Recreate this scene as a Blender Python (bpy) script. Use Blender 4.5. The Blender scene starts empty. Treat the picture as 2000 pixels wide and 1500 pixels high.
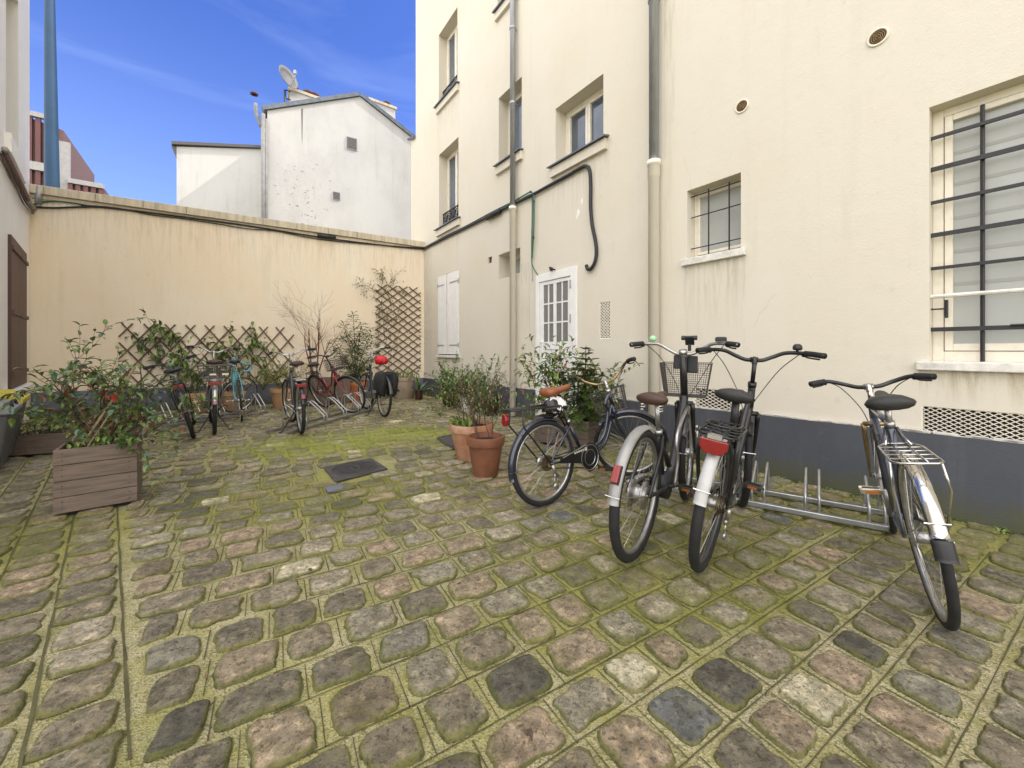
import bpy, math, random
import numpy as np
from mathutils import Vector, Matrix
sc = bpy.context.scene
COL = sc.collection
PI = math.pi
# ------------------------------------------------------------------ camera
F, HY, CX, H = 770.0, 683.0, 1000.0, 1.15        # focal length and horizon in the 2000 px frame, eye height
cd = bpy.data.cameras.new('camera'); cam = bpy.data.objects.new('camera', cd); COL.objects.link(cam)
cam.location = (0, 0, H); cam.rotation_euler = (math.radians(90), 0, 0)
cd.sensor_width = 36; cd.lens = F / 2000 * 36; cd.shift_y = -(750 - HY) / 2000
cd.clip_start = 0.05; cd.clip_end = 2000
sc.camera = cam
# light
SKYTINT = (.74, .95, 1.72, 1); CIRRUS = (7, 8.6, 11.5, 1); FILL_CLOUD = (22, 21.5, 21, 1); EXPOSURE = 0.60
SUN_EL = math.radians(47)
SUN_H = Vector((0.97, 0.24, 0)).normalized()
sd = Vector((SUN_H.x * math.cos(SUN_EL), SUN_H.y * math.cos(SUN_EL), math.sin(SUN_EL)))
w = bpy.data.worlds.new('World'); sc.world = w; w.use_nodes = True
nt = w.node_tree; nt.nodes.clear(); L_ = nt.links.new
def wn(t, **k):
    n = nt.nodes.new(t)
    for a, b in k.items(): setattr(n, a, b)
    return n
out = wn('ShaderNodeOutputWorld'); bg = wn('ShaderNodeBackground'); L_(bg.outputs[0], out.inputs[0])
bg.inputs[1].default_value = 0.1
sky = wn('ShaderNodeTexSky', sky_type='NISHITA', sun_disc=False)
sky.sun_elevation = SUN_EL; sky.sun_rotation = math.atan2(SUN_H.x, SUN_H.y)
sky.air_density = 1.0; sky.dust_density = 0.6; sky.ozone_density = 3.0
tc = wn('ShaderNodeTexCoord'); sep = wn('ShaderNodeSeparateXYZ'); L_(tc.outputs['Generated'], sep.inputs[0])
mp = wn('ShaderNodeMapping'); mp.inputs['Scale'].default_value = (1.6, 1.6, 9.0); mp.inputs['Rotation'].default_value = (0.15, 0.25, 0)
L_(tc.outputs['Generated'], mp.inputs[0])
cn = wn('ShaderNodeTexNoise'); cn.inputs['Scale'].default_value = 1.3; cn.inputs['Detail'].default_value = 7; cn.inputs['Roughness'].default_value = .55
cn.inputs['Distortion'].default_value = .6
L_(mp.outputs[0], cn.inputs[0])
cr = wn('ShaderNodeMapRange'); cr.inputs[1].default_value = .46; cr.inputs[2].default_value = .8; cr.inputs[3].default_value = 0; cr.inputs[4].default_value = .20
L_(cn.outputs[0], cr.inputs[0])
tint = wn('ShaderNodeMix', data_type='RGBA', blend_type='MULTIPLY'); tint.inputs[0].default_value = 1
L_(sky.outputs[0], tint.inputs[6]); tint.inputs[7].default_value = SKYTINT
hz = wn('ShaderNodeMapRange', interpolation_type='SMOOTHSTEP'); hz.inputs[1].default_value = .62; hz.inputs[2].default_value = .12; hz.inputs[3].default_value = 0; hz.inputs[4].default_value = .20
L_(sep.outputs[2], hz.inputs[0]); hx = wn('ShaderNodeMath', operation='MAXIMUM'); L_(hz.outputs[0], hx.inputs[0]); L_(cr.outputs[0], hx.inputs[1])
m1 = wn('ShaderNodeMix', data_type='RGBA'); L_(hx.outputs[0], m1.inputs[0]); L_(tint.outputs[2], m1.inputs[6]); m1.inputs[7].default_value = CIRRUS
# unseen bright cloud added behind and above the camera to light the shaded yard
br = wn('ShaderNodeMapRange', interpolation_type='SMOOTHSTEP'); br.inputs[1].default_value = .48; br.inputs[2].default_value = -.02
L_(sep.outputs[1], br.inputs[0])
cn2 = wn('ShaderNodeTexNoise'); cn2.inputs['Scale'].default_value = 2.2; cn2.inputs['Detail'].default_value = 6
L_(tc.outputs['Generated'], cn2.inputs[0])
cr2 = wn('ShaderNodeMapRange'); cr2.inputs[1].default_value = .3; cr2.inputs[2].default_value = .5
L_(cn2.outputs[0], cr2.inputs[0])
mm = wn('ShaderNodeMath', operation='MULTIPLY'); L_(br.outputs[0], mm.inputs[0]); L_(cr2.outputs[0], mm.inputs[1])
m2 = wn('ShaderNodeMix', data_type='RGBA'); L_(mm.outputs[0], m2.inputs[0]); L_(m1.outputs[2], m2.inputs[6]); m2.inputs[7].default_value = FILL_CLOUD
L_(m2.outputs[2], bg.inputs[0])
ld = bpy.data.lights.new('sun', 'SUN'); ld.energy = 3.0; ld.angle = math.radians(.5); ld.color = (1, .95, .87)
sun = bpy.data.objects.new('sun', ld); COL.objects.link(sun); sun.rotation_euler = sd.to_track_quat('Z', 'Y').to_euler()
vs = sc.view_settings; vs.view_transform = 'Standard'; vs.look = 'None'; vs.gamma = 1; vs.exposure = EXPOSURE
sc.render.film_transparent = False
# ------------------------------------------------------------------ mesh helpers
class MB:
    def __init__(s): s.v = []; s.f = []; s.m = []; s.x = None
    def add(s, vs, fs, m=0):
        b = len(s.v)
        if s.x: vs = [s.x(Vector(v)) for v in vs]
        s.v.extend([tuple(v) for v in vs]); s.f.extend([tuple(i + b for i in f) for f in fs]); s.m.extend([m] * len(fs))
    def box(s, c, sx, sy, sz, M=None, m=0):
        P = []
        for z in (-.5, .5):
            for x, y in ((-.5, -.5), (.5, -.5), (.5, .5), (-.5, .5)):
                p = Vector((x * sx, y * sy, z * sz))
                if M: p = M @ p
                P.append(p + Vector(c))
        s.add(P, [(3, 2, 1, 0), (4, 5, 6, 7), (0, 1, 5, 4), (1, 2, 6, 5), (2, 3, 7, 6), (3, 0, 4, 7)], m)
    def obox(s, o, a, b, c, m=0):                       # box from a corner and three edge vectors
        o = Vector(o); a = Vector(a); b = Vector(b); c = Vector(c)
        if a.cross(b).dot(c) < 0: a, b = b, a
        P = [o, o + a, o + a + b, o + b, o + c, o + a + c, o + a + b + c, o + b + c]
        s.add(P, [(3, 2, 1, 0), (4, 5, 6, 7), (0, 1, 5, 4), (1, 2, 6, 5), (2, 3, 7, 6), (3, 0, 4, 7)], m)
    def tube(s, pts, r, n=8, cap=True, m=0, closed=False, flat=1.0):
        pts = [Vector(p) for p in pts]; N = len(pts)
        rs = r if isinstance(r, (list, tuple)) else [r] * N
        T = []
        for i in range(N):
            a = pts[(i - 1) % N] if (closed or i > 0) else pts[i]; b = pts[(i + 1) % N] if (closed or i < N - 1) else pts[i]
            t = b - a
            T.append(t.normalized() if t.length > 1e-9 else Vector((0, 0, 1)))
        u = T[0].cross(Vector((0, 0, 1)))
        if u.length < 1e-3: u = T[0].cross(Vector((0, 1, 0)))
        u.normalize(); V = []; Fc = []
        for i in range(N):
            u = (u - T[i] * u.dot(T[i]))
            if u.length < 1e-6: u = T[i].orthogonal()
            u.normalize(); v = T[i].cross(u)
            for k in range(n):
                a = 2 * PI * k / n
                V.append(pts[i] + (u * math.cos(a) + v * math.sin(a) * flat) * rs[i])
        R = N if closed else N - 1
        for i in range(R):
            j = (i + 1) % N
            for k in range(n):
                q = (k + 1) % n
                Fc.append((i * n + k, i * n + q, j * n + q, j * n + k))
        if cap and not closed:
            Fc.append(tuple(range(n - 1, -1, -1))); Fc.append(tuple((N - 1) * n + k for k in range(n)))
        s.add(V, Fc, m)
    def lathe(s, prof, n=24, c=(0, 0, 0), m=0, M=None):
        V = []; Fc = []
        for (r, z) in prof:
            for k in range(n):
                a = 2 * PI * k / n; p = Vector((r * math.cos(a), r * math.sin(a), z))
                if M: p = M @ p
                V.append(p + Vector(c))
        for i in range(len(prof) - 1):
            for k in range(n):
                q = (k + 1) % n
                Fc.append((i * n + k, i * n + q, (i + 1) * n + q, (i + 1) * n + k))
        s.add(V, Fc, m)
    def prism(s, poly, off, m=0):                       # polygon points + extrusion vector
        n = len(poly); P = [Vector(p) for p in poly]; o = Vector(off); V = P + [p + o for p in P]
        nrm = Vector((0, 0, 0))
        for i in range(n): nrm += P[i].cross(P[(i + 1) % n])
        up = nrm.dot(o) > 0
        f = [tuple(range(n - 1, -1, -1)), tuple(range(n, 2 * n))] + [(i, (i + 1) % n, n + (i + 1) % n, n + i) for i in range(n)]
        if not up: f = [tuple(reversed(q)) for q in f]
        s.add(V, f, m)
    def build(s, name, mats, parent=None, smooth=False, label=None):
        me = bpy.data.meshes.new(name); me.from_pydata(s.v, [], s.f)
        if not isinstance(mats, (list, tuple)): mats = [mats]
        for k in mats: me.materials.append(k)
        if len(mats) > 1: me.polygons.foreach_set('material_index', s.m)
        if smooth: me.polygons.foreach_set('use_smooth', [True] * len(s.f))
        me.update()
        o = bpy.data.objects.new(name, me); COL.objects.link(o)
        if parent: o.parent = parent
        if label: o['label'] = label
        return o
def smooth_by_angle(o, deg=40):
    me = o.data
    me.polygons.foreach_set('use_smooth', [True] * len(me.polygons)); me.update()
    try: me.set_sharp_from_angle(angle=math.radians(deg))
    except Exception: pass
    return o
def bevel(o, wdt=.004, seg=2):
    md = o.modifiers.new('bevel', 'BEVEL'); md.width = wdt; md.segments = seg; md.limit_method = 'ANGLE'
    return o
def tag(o, label=None, cat=None, group=None, kind=None):
    if label: o['label'] = label
    if cat: o['category'] = cat
    if group: o['group'] = group
    if kind: o['kind'] = kind
    return o
def thing(name, label, cat, loc=(0, 0, 0), rz=0, group=None):
    o = bpy.data.objects.new(name, None); COL.objects.link(o); o.location = loc; o.rotation_euler = (0, 0, rz)
    o.empty_display_size = .1
    return tag(o, label, cat, group)
def curve(P, n=6):                                       # Catmull-Rom through points
    P = [Vector(p) for p in P]; Q = [P[0] * 2 - P[1]] + P + [P[-1] * 2 - P[-2]]; R = []
    for i in range(1, len(Q) - 2):
        a, b, c, d = Q[i - 1:i + 3]
        for k in range(n):
            t = k / n
            R.append(.5 * ((2 * b) + (c - a) * t + (2 * a - 5 * b + 4 * c - d) * t * t + (3 * b - a - 3 * c + d) * t ** 3))
    R.append(P[-1]); return R
# ------------------------------------------------------------------ materials
def mat(name, col, rough=.6, metal=0, var=0, vscale=8, vstretch=(1, 1, 1), bump=0, bscale=60, col2=None, thr=(.4, .7), coat=0, emit=None, spec=None, trans=0, extra=None):
    m = bpy.data.materials.new(name); m.use_nodes = True; n = m.node_tree; p = n.nodes['Principled BSDF']
    p.inputs['Base Color'].default_value = (*col, 1); p.inputs['Roughness'].default_value = rough; p.inputs['Metallic'].default_value = metal
    if coat: p.inputs['Coat Weight'].default_value = coat
    if spec is not None: p.inputs['Specular IOR Level'].default_value = spec
    if trans: p.inputs['Transmission Weight'].default_value = trans
    if var or col2 or bump:
        t = n.nodes.new('ShaderNodeTexCoord')
        mpg = n.nodes.new('ShaderNodeMapping'); mpg.inputs['Scale'].default_value = vstretch; n.links.new(t.outputs['Object'], mpg.inputs[0])
    if var or col2:
        z = n.nodes.new('ShaderNodeTexNoise'); z.inputs['Scale'].default_value = vscale; z.inputs['Detail'].default_value = 7; z.inputs['Roughness'].default_value = .62
        n.links.new(mpg.outputs[0], z.inputs[0])
        rm = n.nodes.new('ShaderNodeMapRange'); rm.inputs[1].default_value = thr[0]; rm.inputs[2].default_value = thr[1]
        n.links.new(z.outputs[0], rm.inputs[0])
        mx = n.nodes.new('ShaderNodeMix'); mx.data_type = 'RGBA'
        n.links.new(rm.outputs[0], mx.inputs[0]); mx.inputs[6].default_value = (*col, 1)
        c2 = col2 if col2 else tuple(c * (1 - var) for c in col)
        mx.inputs[7].default_value = (*c2, 1)
        n.links.new(mx.outputs[2], p.inputs['Base Color'])
    if bump:
        z2 = n.nodes.new('ShaderNodeTexNoise'); z2.inputs['Scale'].default_value = bscale; z2.inputs['Detail'].default_value = 5
        n.links.new(t.outputs['Object'], z2.inputs[0])
        b = n.nodes.new('ShaderNodeBump'); b.inputs['Strength'].default_value = bump; b.inputs['Distance'].default_value = .01
        n.links.new(z2.outputs[0], b.inputs['Height']); n.links.new(b.outputs[0], p.inputs['Normal'])
    return m
def stucco(name, col, stain, patch, bumps=.35, streak=.5, grime=0, splash=None):
    """painted render: base colour, vertical dirt streaks, larger faded patches, sandy relief"""
    m = bpy.data.materials.new(name); m.use_nodes = True; n = m.node_tree; p = n.nodes['Principled BSDF']; p.inputs['Roughness'].default_value = .88
    p.inputs['Specular IOR Level'].default_value = .25
    t = n.nodes.new('ShaderNodeTexCoord')
    def noise(sc_, st=(1, 1, 1), det=6, ro=.6):
        g = n.nodes.new('ShaderNodeMapping'); g.inputs['Scale'].default_value = st; n.links.new(t.outputs['Object'], g.inputs[0])
        z = n.nodes.new('ShaderNodeTexNoise'); z.inputs['Scale'].default_value = sc_; z.inputs['Detail'].default_value = det; z.inputs['Roughness'].default_value = ro
        n.links.new(g.outputs[0], z.inputs[0]); return z.outputs[0]
    def rng(x, a, b, lo=0, hi=1):
        r = n.nodes.new('ShaderNodeMapRange'); r.inputs[1].default_value = a; r.inputs[2].default_value = b; r.inputs[3].default_value = lo; r.inputs[4].default_value = hi
        n.links.new(x, r.inputs[0]); return r.outputs[0]
    def mix(f, a, b):
        x = n.nodes.new('ShaderNodeMix'); x.data_type = 'RGBA'; n.links.new(f, x.inputs[0])
        for i, q in ((6, a), (7, b)):
            if isinstance(q, tuple): x.inputs[i].default_value = (*q, 1)
            else: n.links.new(q, x.inputs[i])
        return x.outputs[2]
    c = mix(rng(noise(.9, (1, 1, .7)), .42, .68, 0, .9), col, patch)
    st = n.nodes.new('ShaderNodeMath'); st.operation = 'MULTIPLY'
    n.links.new(rng(noise(2.6, (2.2, 2.2, .12), 8, .7), .52, .78), st.inputs[0]); n.links.new(rng(noise(.7), .42, .62, 0, streak), st.inputs[1])
    c = mix(st.outputs[0], c, stain)
    c = mix(rng(noise(7, (1, 1, 1), 9, .75), .60, .74, 0, .5 + grime), c, stain)
    if splash:                                             # mud and algae splashed up from the paving
        sp = n.nodes.new('ShaderNodeSeparateXYZ'); n.links.new(t.outputs['Object'], sp.inputs[0])
        ad = n.nodes.new('ShaderNodeMath'); ad.operation = 'MULTIPLY_ADD'; n.links.new(noise(5, (1, 1, .6), 7, .7), ad.inputs[0]); ad.inputs[1].default_value = -.55; n.links.new(sp.outputs[2], ad.inputs[2])
        c = mix(rng(ad.outputs[0], -.05, -.27, 0, .8), c, splash)
    n.links.new(c, p.inputs['Base Color'])
    b = n.nodes.new('ShaderNodeBump'); b.inputs['Strength'].default_value = bumps; b.inputs['Distance'].default_value = .006
    n.links.new(noise(95, det=3), b.inputs['Height'])
    b2 = n.nodes.new('ShaderNodeBump'); b2.inputs['Strength'].default_value = .22; b2.inputs['Distance'].default_value = .02
    n.links.new(noise(5, det=4), b2.inputs['Height']); n.links.new(b.outputs[0], b2.inputs['Normal'])
    n.links.new(b2.outputs[0], p.inputs['Normal']); return m
M = {}
M['cream'] = stucco('cream_render', (.655, .607, .512), (.49, .45, .37), (.635, .58, .47), streak=.38)
M['pipe'] = stucco('cream_pipe_paint', (.87, .82, .72), (.66, .60, .49), (.85, .79, .69), bumps=.05, streak=.3)
M['peach'] = stucco('peach_render', (.80, .675, .505), (.60, .49, .34), (.82, .735, .60), streak=.6, grime=.15, splash=(.50, .44, .33))
M['pale'] = stucco('pale_grey_render', (.84, .82, .77), (.62, .60, .55), (.79, .77, .72))
M['chalk'] = stucco('chalky_render', (.56, .55, .53), (.29, .285, .275), (.48, .47, .455), streak=.55, grime=.12)
M['plinth'] = stucco('grey_plinth_paint', (.082, .086, .100), (.15, .155, .17), (.058, .061, .070), streak=.75, grime=.2, splash=(.085, .088, .035))
M['plinth2'] = stucco('blue_grey_plinth_paint', (.145, .16, .21), (.30, .31, .34), (.11, .12, .155), streak=.8, grime=.2, splash=(.10, .10, .05))
M['coping'] = mat('coping_concrete', (.62, .54, .40), .85, var=.4, vscale=4, vstretch=(3, 3, .4), bump=.3)
M['white'] = mat('white_paint', (.80, .79, .77), .45, var=.08, vscale=6)
M['ivory'] = mat('ivory_paint', (.78, .72, .60), .5, var=.14, vscale=9)
M['sill'] = mat('old_white_sill', (.74, .71, .65), .7, var=.3, vscale=14, bump=.3)
M['black'] = mat('black_iron', (.016, .016, .018), .45, var=.3, vscale=20)
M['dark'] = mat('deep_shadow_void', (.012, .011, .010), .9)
M['zinc'] = mat('zinc', (.36, .37, .39), .42, metal=.55, var=.25, vscale=7, vstretch=(3, 3, .5))
M['slate'] = mat('zinc_roofing', (.16, .18, .21), .5, metal=.3, var=.4, vscale=9)
M['glass'] = mat('window_glass', (.10, .125, .165), .04, spec=.9, col2=(.05, .06, .075), vscale=1.3)
M['frost'] = mat('frosted_glass', (.40, .41, .385), .3, var=.12, vscale=3)
M['curtain'] = mat('lace_curtain_glass', (.22, .21, .205), .35, var=.5, vscale=160)
M['rubber'] = mat('black_rubber', (.014, .014, .015), .75, var=.5, vscale=14, bump=.2, bscale=150)
M['maroon'] = mat('maroon_paint', (.11, .035, .03), .6, var=.4, vscale=10, vstretch=(3, 3, .4))
M['brownshut'] = mat('brown_shutter_paint', (.085, .035, .026), .55, var=.35, vscale=9, vstretch=(4, 4, .3))
M['cable'] = mat('black_cable', (.02, .02, .022), .6)
M['gcable'] = mat('green_cable', (.02, .12, .06), .5)
M['greycable'] = mat('grey_cable', (.30, .28, .25), .6)
M['timber'] = mat('weathered_timber', (.165, .122, .095), .8, var=.45, vscale=5, vstretch=(1, 1, 14), bump=.35, bscale=40)
M['lath'] = mat('trellis_lath', (.15, .095, .06), .8, var=.4, vscale=20, bump=.2)
M['soil'] = mat('potting_soil', (.022, .016, .012), .95, var=.5, vscale=40, bump=1, bscale=70)
M['steel'] = mat('galvanised_steel', (.50, .51, .52), .33, metal=.9, var=.3, vscale=12)
M['dullsteel'] = mat('dull_galvanised_steel', (.27, .255, .235), .6, metal=.5, var=.4, vscale=12)
# ------------------------------------------------------------------ pixel rays onto the real planes of the yard
def G(px, py, z=0):
    y = (H - z) * F / (py - HY); return Vector(((px - CX) / F * y, y, z))
def ray_plane(px, O, D):
    a = (px - CX) / F; return (a * O[1] - O[0]) / (D[0] - a * D[1])
class Wall:
    def __init__(s, O, D, N): s.O = Vector((*O, 0)); s.D = Vector((*D, 0)).normalized(); s.N = Vector((*N, 0)).normalized()   # N points INTO the masonry
    def s_(s, px): return ray_plane(px, s.O, s.D)
    def sz(s, px, py):
        t = s.s_(px); y = s.O.y + t * s.D.y; return t, H + (HY - py) / F * y
    def P(s, t, z, d=0): return s.O + s.D * t + s.N * d + Vector((0, 0, z))
    def px(s, px, py, d=0): t, z = s.sz(px, py); return s.P(t, z, d)
C0 = (-2.261, 10.12); L0 = (-8.06, 6.588)
RW = Wall(C0, (.578, -.816), (.816, .578))
BW = Wall(C0, (L0[0] - C0[0], L0[1] - C0[1]), (-.520, .854))
LW = Wall(L0, (.7205, -.6935), (-.6935, -.7205))
def wall_sheet(mb, W, s0, s1, z0, z1, holes, depth, m=0, mr=0):
    """plane with openings and their reveals; holes = (s0, s1, z0, z1, depth)"""
    S = sorted({s0, s1, *[v for h in holes for v in h[:2] if s0 < v < s1]}); Z = sorted({z0, z1, *[v for h in holes for v in h[2:4] if z0 < v < z1]})
    for i in range(len(S) - 1):
        for j in range(len(Z) - 1):
            cs, cz = (S[i] + S[i + 1]) / 2, (Z[j] + Z[j + 1]) / 2
            if any(h[0] < cs < h[1] and h[2] < cz < h[3] for h in holes): continue
            mb.add([W.P(S[i], Z[j]), W.P(S[i + 1], Z[j]), W.P(S[i + 1], Z[j + 1]), W.P(S[i], Z[j + 1])], [(0, 1, 2, 3)], m)
    for h in holes:
        a, b, c, d, e = h[:5]
        for (p, q) in (((a, c), (a, d)), ((a, d), (b, d)), ((b, d), (b, c)), ((b, c), (a, c))):
            mb.add([W.P(*p), W.P(*q), W.P(*q, e), W.P(*p, e)], [(0, 1, 2, 3)], mr)
# ------------------------------------------------------------------ right building
rb = thing('apartment_building', 'tall cream rendered building with grey base along the right side of the courtyard', 'building', RW.P(0, 0))
rb.location = (0, 0, 0)
ZT = 15.0
def hole(W, x0, x1, ytop, ybot, d):                       # top and bottom read at the left edge
    s0, z1 = W.sz(x0, ytop); _, z0 = W.sz(x0, ybot); s1 = W.s_(x1); return (s0, s1, z0, z1, d)
hA = hole(RW, 857, 893.5, 69, 208, .26); hB = hole(RW, 857.5, 895.5, 303, 448, .26)
hC = hole(RW, 972, 1016, -150, 24, .26); hD = hole(RW, 974, 1019, 192, 324, .26)
hE = hole(RW, 1085, 1178.5, 213, 324, .26); hF = hole(RW, 974, 1016, 498, 546, .30)
hG = hole(RW, 1342, 1447, 373, 506, .20); hH = hole(RW, 1815, 2600, 210, 706, .17)
hI = hole(RW, 1050, 1126, 541, 818, .035); hJ = hole(RW, 956, 897, 540, 693, .012)
hJ = hole(RW, 856.5, 897, 540, 693, .012)
hV = [hole(RW, 1357, 1429, 757, 795, .10), hole(RW, 1800, 2140, 792, 846, .10), hole(RW, 1171, 1192.5, 590.5, 662, .03), hole(RW, 868, 888, 728, 742, .03), hole(RW, 953.5, 960.5, 503, 515, .05)]
hNew = (hA[0], hA[1], hA[3] + 1.6, hA[3] + 3.6, .26)
holes = [hA, hB, hC, hD, hE, hF, hG, hH, hI, hJ, hNew] + hV
s_end = RW.s_(812)
PLT = lambda t: .427 + .0155 * t                          # plinth top rises gently towards the street
mb = MB(); wall_sheet(mb, RW, s_end, 17, -.05, ZT, holes, 0)
# back, ends and roof of the block
q = [RW.P(s_end, 0), RW.P(17, 0), RW.P(17, 0, 8), RW.P(s_end, 0, 8)]; up = Vector((0, 0, ZT))
for i in (1, 2, 3):
    a, b = q[i], q[(i + 1) % 4]; mb.add([a, b, b + up, a + up], [(0, 1, 2, 3)])
mb.add([p + up for p in q], [(0, 1, 2, 3)])
mb.build('wall', M['cream'], rb)
mb = MB()                                                  # low return wall beside the gable
t0, zt = RW.sz(805.5, 268); _, zt2 = RW.sz(824, 252)
mb.prism([RW.P(t0 - .1, 0), RW.P(s_end, 0), RW.P(s_end, zt2 - .05), RW.P(t0 - .1, zt)], RW.N * 1.5)
mb.build('return_wall', M['cream'], rb)
mb = MB()
a = RW.P(t0 - .2, zt + .01, -.04); b = RW.P(s_end, zt2 - .03, -.04)
mb.tube([a, b], .035, 6); mb.build('wall_capping', M['slate'], rb)
# plinth: a real 25 mm step, butted each side of the openings that cut it
mb = MB()
def plinth_run(a, b):
    for k in range(8):
        u = a + (b - a) * k / 8; v = a + (b - a) * (k + 1) / 8
        mb.obox(RW.P(u, -.05, -.025), RW.D * (v - u), RW.N * .0235, Vector((0, 0, PLT((u + v) / 2) + .05)))
mb = MB()
for (a, b) in ((0, hI[0] - .03), (hI[1] + .03, 17)):
    P = [RW.P(a, -.05), RW.P(b, -.05), RW.P(b, PLT(b)), RW.P(a, PLT(a))]
    P = [p - RW.N * .002 for p in P]
    mb.prism(P, -RW.N * .024)
mb.build('plinth', M['plinth'], rb)
mb = MB(); rng = random.Random(5)                          # ragged edge of old paint along the top of the plinth
for k in range(150):
    t = rng.uniform(hI[1] + .3, 9.5); l = rng.uniform(.02, .16)
    mb.obox(RW.P(t, PLT(t) - .002, -.027), RW.D * l, RW.N * .02, Vector((0, 0, rng.uniform(.004, .018))))
mb.build('paint_edge', M['sill'], rb)
mb = MB()
def blob(mb, W, px, py, r, d, rng, n=11, asp=1.0):
    t, z = W.sz(px, py); mb.prism([W.P(t + r * asp * math.cos(2 * PI * k / n) * rng.uniform(.45, 1.2), z + r * math.sin(2 * PI * k / n) * rng.uniform(.45, 1.2), d) for k in range(n)], W.N * .002)
for (px, py, r) in ((1368, 846, .05), (1372, 838, .03), (1359, 841, .02), (1364, 832, .015), (1374, 852, .02), (1352, 846, .012), (1382, 834, .012), (1347, 838, .008)): mb = MB(); blob(mb, RW, px, py, r, -.0285, rng); mb.build('paint_chip', M['ivory'], rb)
mb = MB()
for (px, py, r) in ((1137, 392, .05), (1130, 415, .07), (1127, 424, .04)): blob(mb, RW, px, py, r, -.003, rng, asp=.45)
mb.build('plaster_scar', M['pale'], rb)

def window(W, h, parent, fr=.05, mull=0, depth=None, pane='glass', frame='ivory', sill=None, transom=None, name='window'):
    s0, s1, z0, z1, d = h; fd = .05; d0 = d - .002
    mb = MB(); sw = s1 - s0
    def bar(a, b, c, e, dd=0, t=fd):
        mb.obox(W.P(a, c, d0 - t + dd), W.D * (b - a), W.N * (t - .003), Vector((0, 0, e - c)))
    bar(s0, s0 + fr, z0, z1); bar(s1 - fr, s1, z0, z1); bar(s0 + fr, s1 - fr, z0, z0 + fr * 1.3); bar(s0 + fr, s1 - fr, z1 - fr, z1)
    f2 = fr * .8
    n = mull + 1; A = s0 + fr; B = s1 - fr; wd = (B - A) / n
    for k in range(n):                                     # sashes, set a little back
        a = A + k * wd; b = a + wd; c = z0 + fr * 1.3; e = z1 - fr
        bar(a + .004, a + f2, c + .004, e - .004, -.008, .05); bar(b - f2, b - .004, c + .004, e - .004, -.008, .05)
        bar(a + f2, b - f2, c + .004, c + f2 * 1.2, -.008, .05); bar(a + f2, b - f2, e - f2, e - .004, -.008, .05)
    o = mb.build(name, M[frame], parent); bevel(o, .004, 2)
    g = MB(); g.obox(W.P(s0 + .01, z0 + .01, d0 - .022), W.D * (sw - .02), W.N * .008, Vector((0, 0, z1 - z0 - .02))); g.build('pane', M[pane], o)
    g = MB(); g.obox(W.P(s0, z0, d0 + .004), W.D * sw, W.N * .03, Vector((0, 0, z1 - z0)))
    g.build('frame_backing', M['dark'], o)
    if sill:
        g = MB(); ov, ht, pr, mt = sill
        g.obox(W.P(s0 - ov, z0 - ht, -pr), W.D * (sw + 2 * ov), W.N * (pr + .001), Vector((0, 0, ht - .002)))
        g.obox(W.P(s0 + .002, z0 - .03, .001), W.D * (sw - .004), W.N * (d - .055), Vector((0, 0, .032)))
        bevel(g.build('sill', M[mt], o), .006)
    return o
def zinc_sill(W, h, o, ov=.10):
    s0, s1, z0 = h[0], h[1], h[2]
    g = MB(); g.prism([W.P(s0 - ov, z0 - .012, -.10), W.P(s0 - ov, z0 + .012, .0), W.P(s0 - ov, z0 - .008, .0), W.P(s0 - ov, z0 - .03, -.10)], W.D * (s1 - s0 + 2 * ov))
    g.obox(W.P(s0 + .002, z0 - .02, .001), W.D * (s1 - s0 - .004), W.N * (h[4] - .055), Vector((0, 0, .03)))
    g.build('zinc_sill', M['slate'], o)
    g = MB(); g.obox(W.P(s0 - ov * .7, z0 - .17, -.055), W.D * (s1 - s0 + 1.4 * ov), W.N * .055, Vector((0, 0, .14))); g.build('sill_apron', M['cream'], o)
def guard(W, h, o, ht=.32):
    s0, s1, z0, z1, d = h; g = MB(); dd = d * .42; zb = z0 + .05
    g.tube([W.P(s0, zb + ht, dd), W.P(s1, zb + ht, dd)], .018, 6); g.tube([W.P(s0, zb, dd), W.P(s1, zb, dd)], .014, 6)
    n = max(3, int((s1 - s0) / .17)); p = (s1 - s0) / n
    for k in range(n):
        c = s0 + p * (k + .5)
        for (r, zz, sg) in ((p * .42, zb + ht * .55, 1), (p * .22, zb + ht * .55, 1)):
            g.tube([W.P(c + r * math.cos(a), zz + r * 1.1 * math.sin(a), dd) for a in [i * PI / 6 for i in range(12)]], .010, 5, closed=True)
        g.tube([W.P(c - p / 2, zb, dd), W.P(c - p / 2, zb + ht, dd)], .009, 5)
        g.tube(curve([W.P(c - p * .4, zb + ht, dd), W.P(c, zb + ht * .8, dd), W.P(c + p * .4, zb + ht, dd)], 3), .008, 5)
        g.tube(curve([W.P(c - p * .4, zb, dd), W.P(c, zb + ht * .22, dd), W.P(c + p * .4, zb, dd)], 3), .008, 5)
    g.build('window_guard', M['black'], o)
for h in (hA, hB, hNew):
    o = window(RW, h, rb, fr=.06, mull=1); zinc_sill(RW, h, o); guard(RW, h, o)
for h in (hC, hD):
    o = window(RW, h, rb, fr=.06); zinc_sill(RW, h, o, .05)
o = window(RW, hE, rb, fr=.06, mull=1); zinc_sill(RW, hE, o)
o = window(RW, hF, rb, fr=.045, pane='frost')
g = MB(); t = (hF[0] + hF[1]) / 2; g.tube([RW.P(t, hF[2], .12), RW.P(t, hF[3], .12)], .012, 6); g.build('security_bar', M['black'], o)
o = window(RW, hG, rb, fr=.035, pane='frost', sill=(.05, .075, .045, 'sill'))
g = MB(); s0, s1, z0, z1, d = hG
for k in (.36, .74):
    t = s0 + (s1 - s0) * k; g.tube([RW.P(t, z0, .07), RW.P(t, z1 - .03, .07)], .008, 6)
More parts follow.
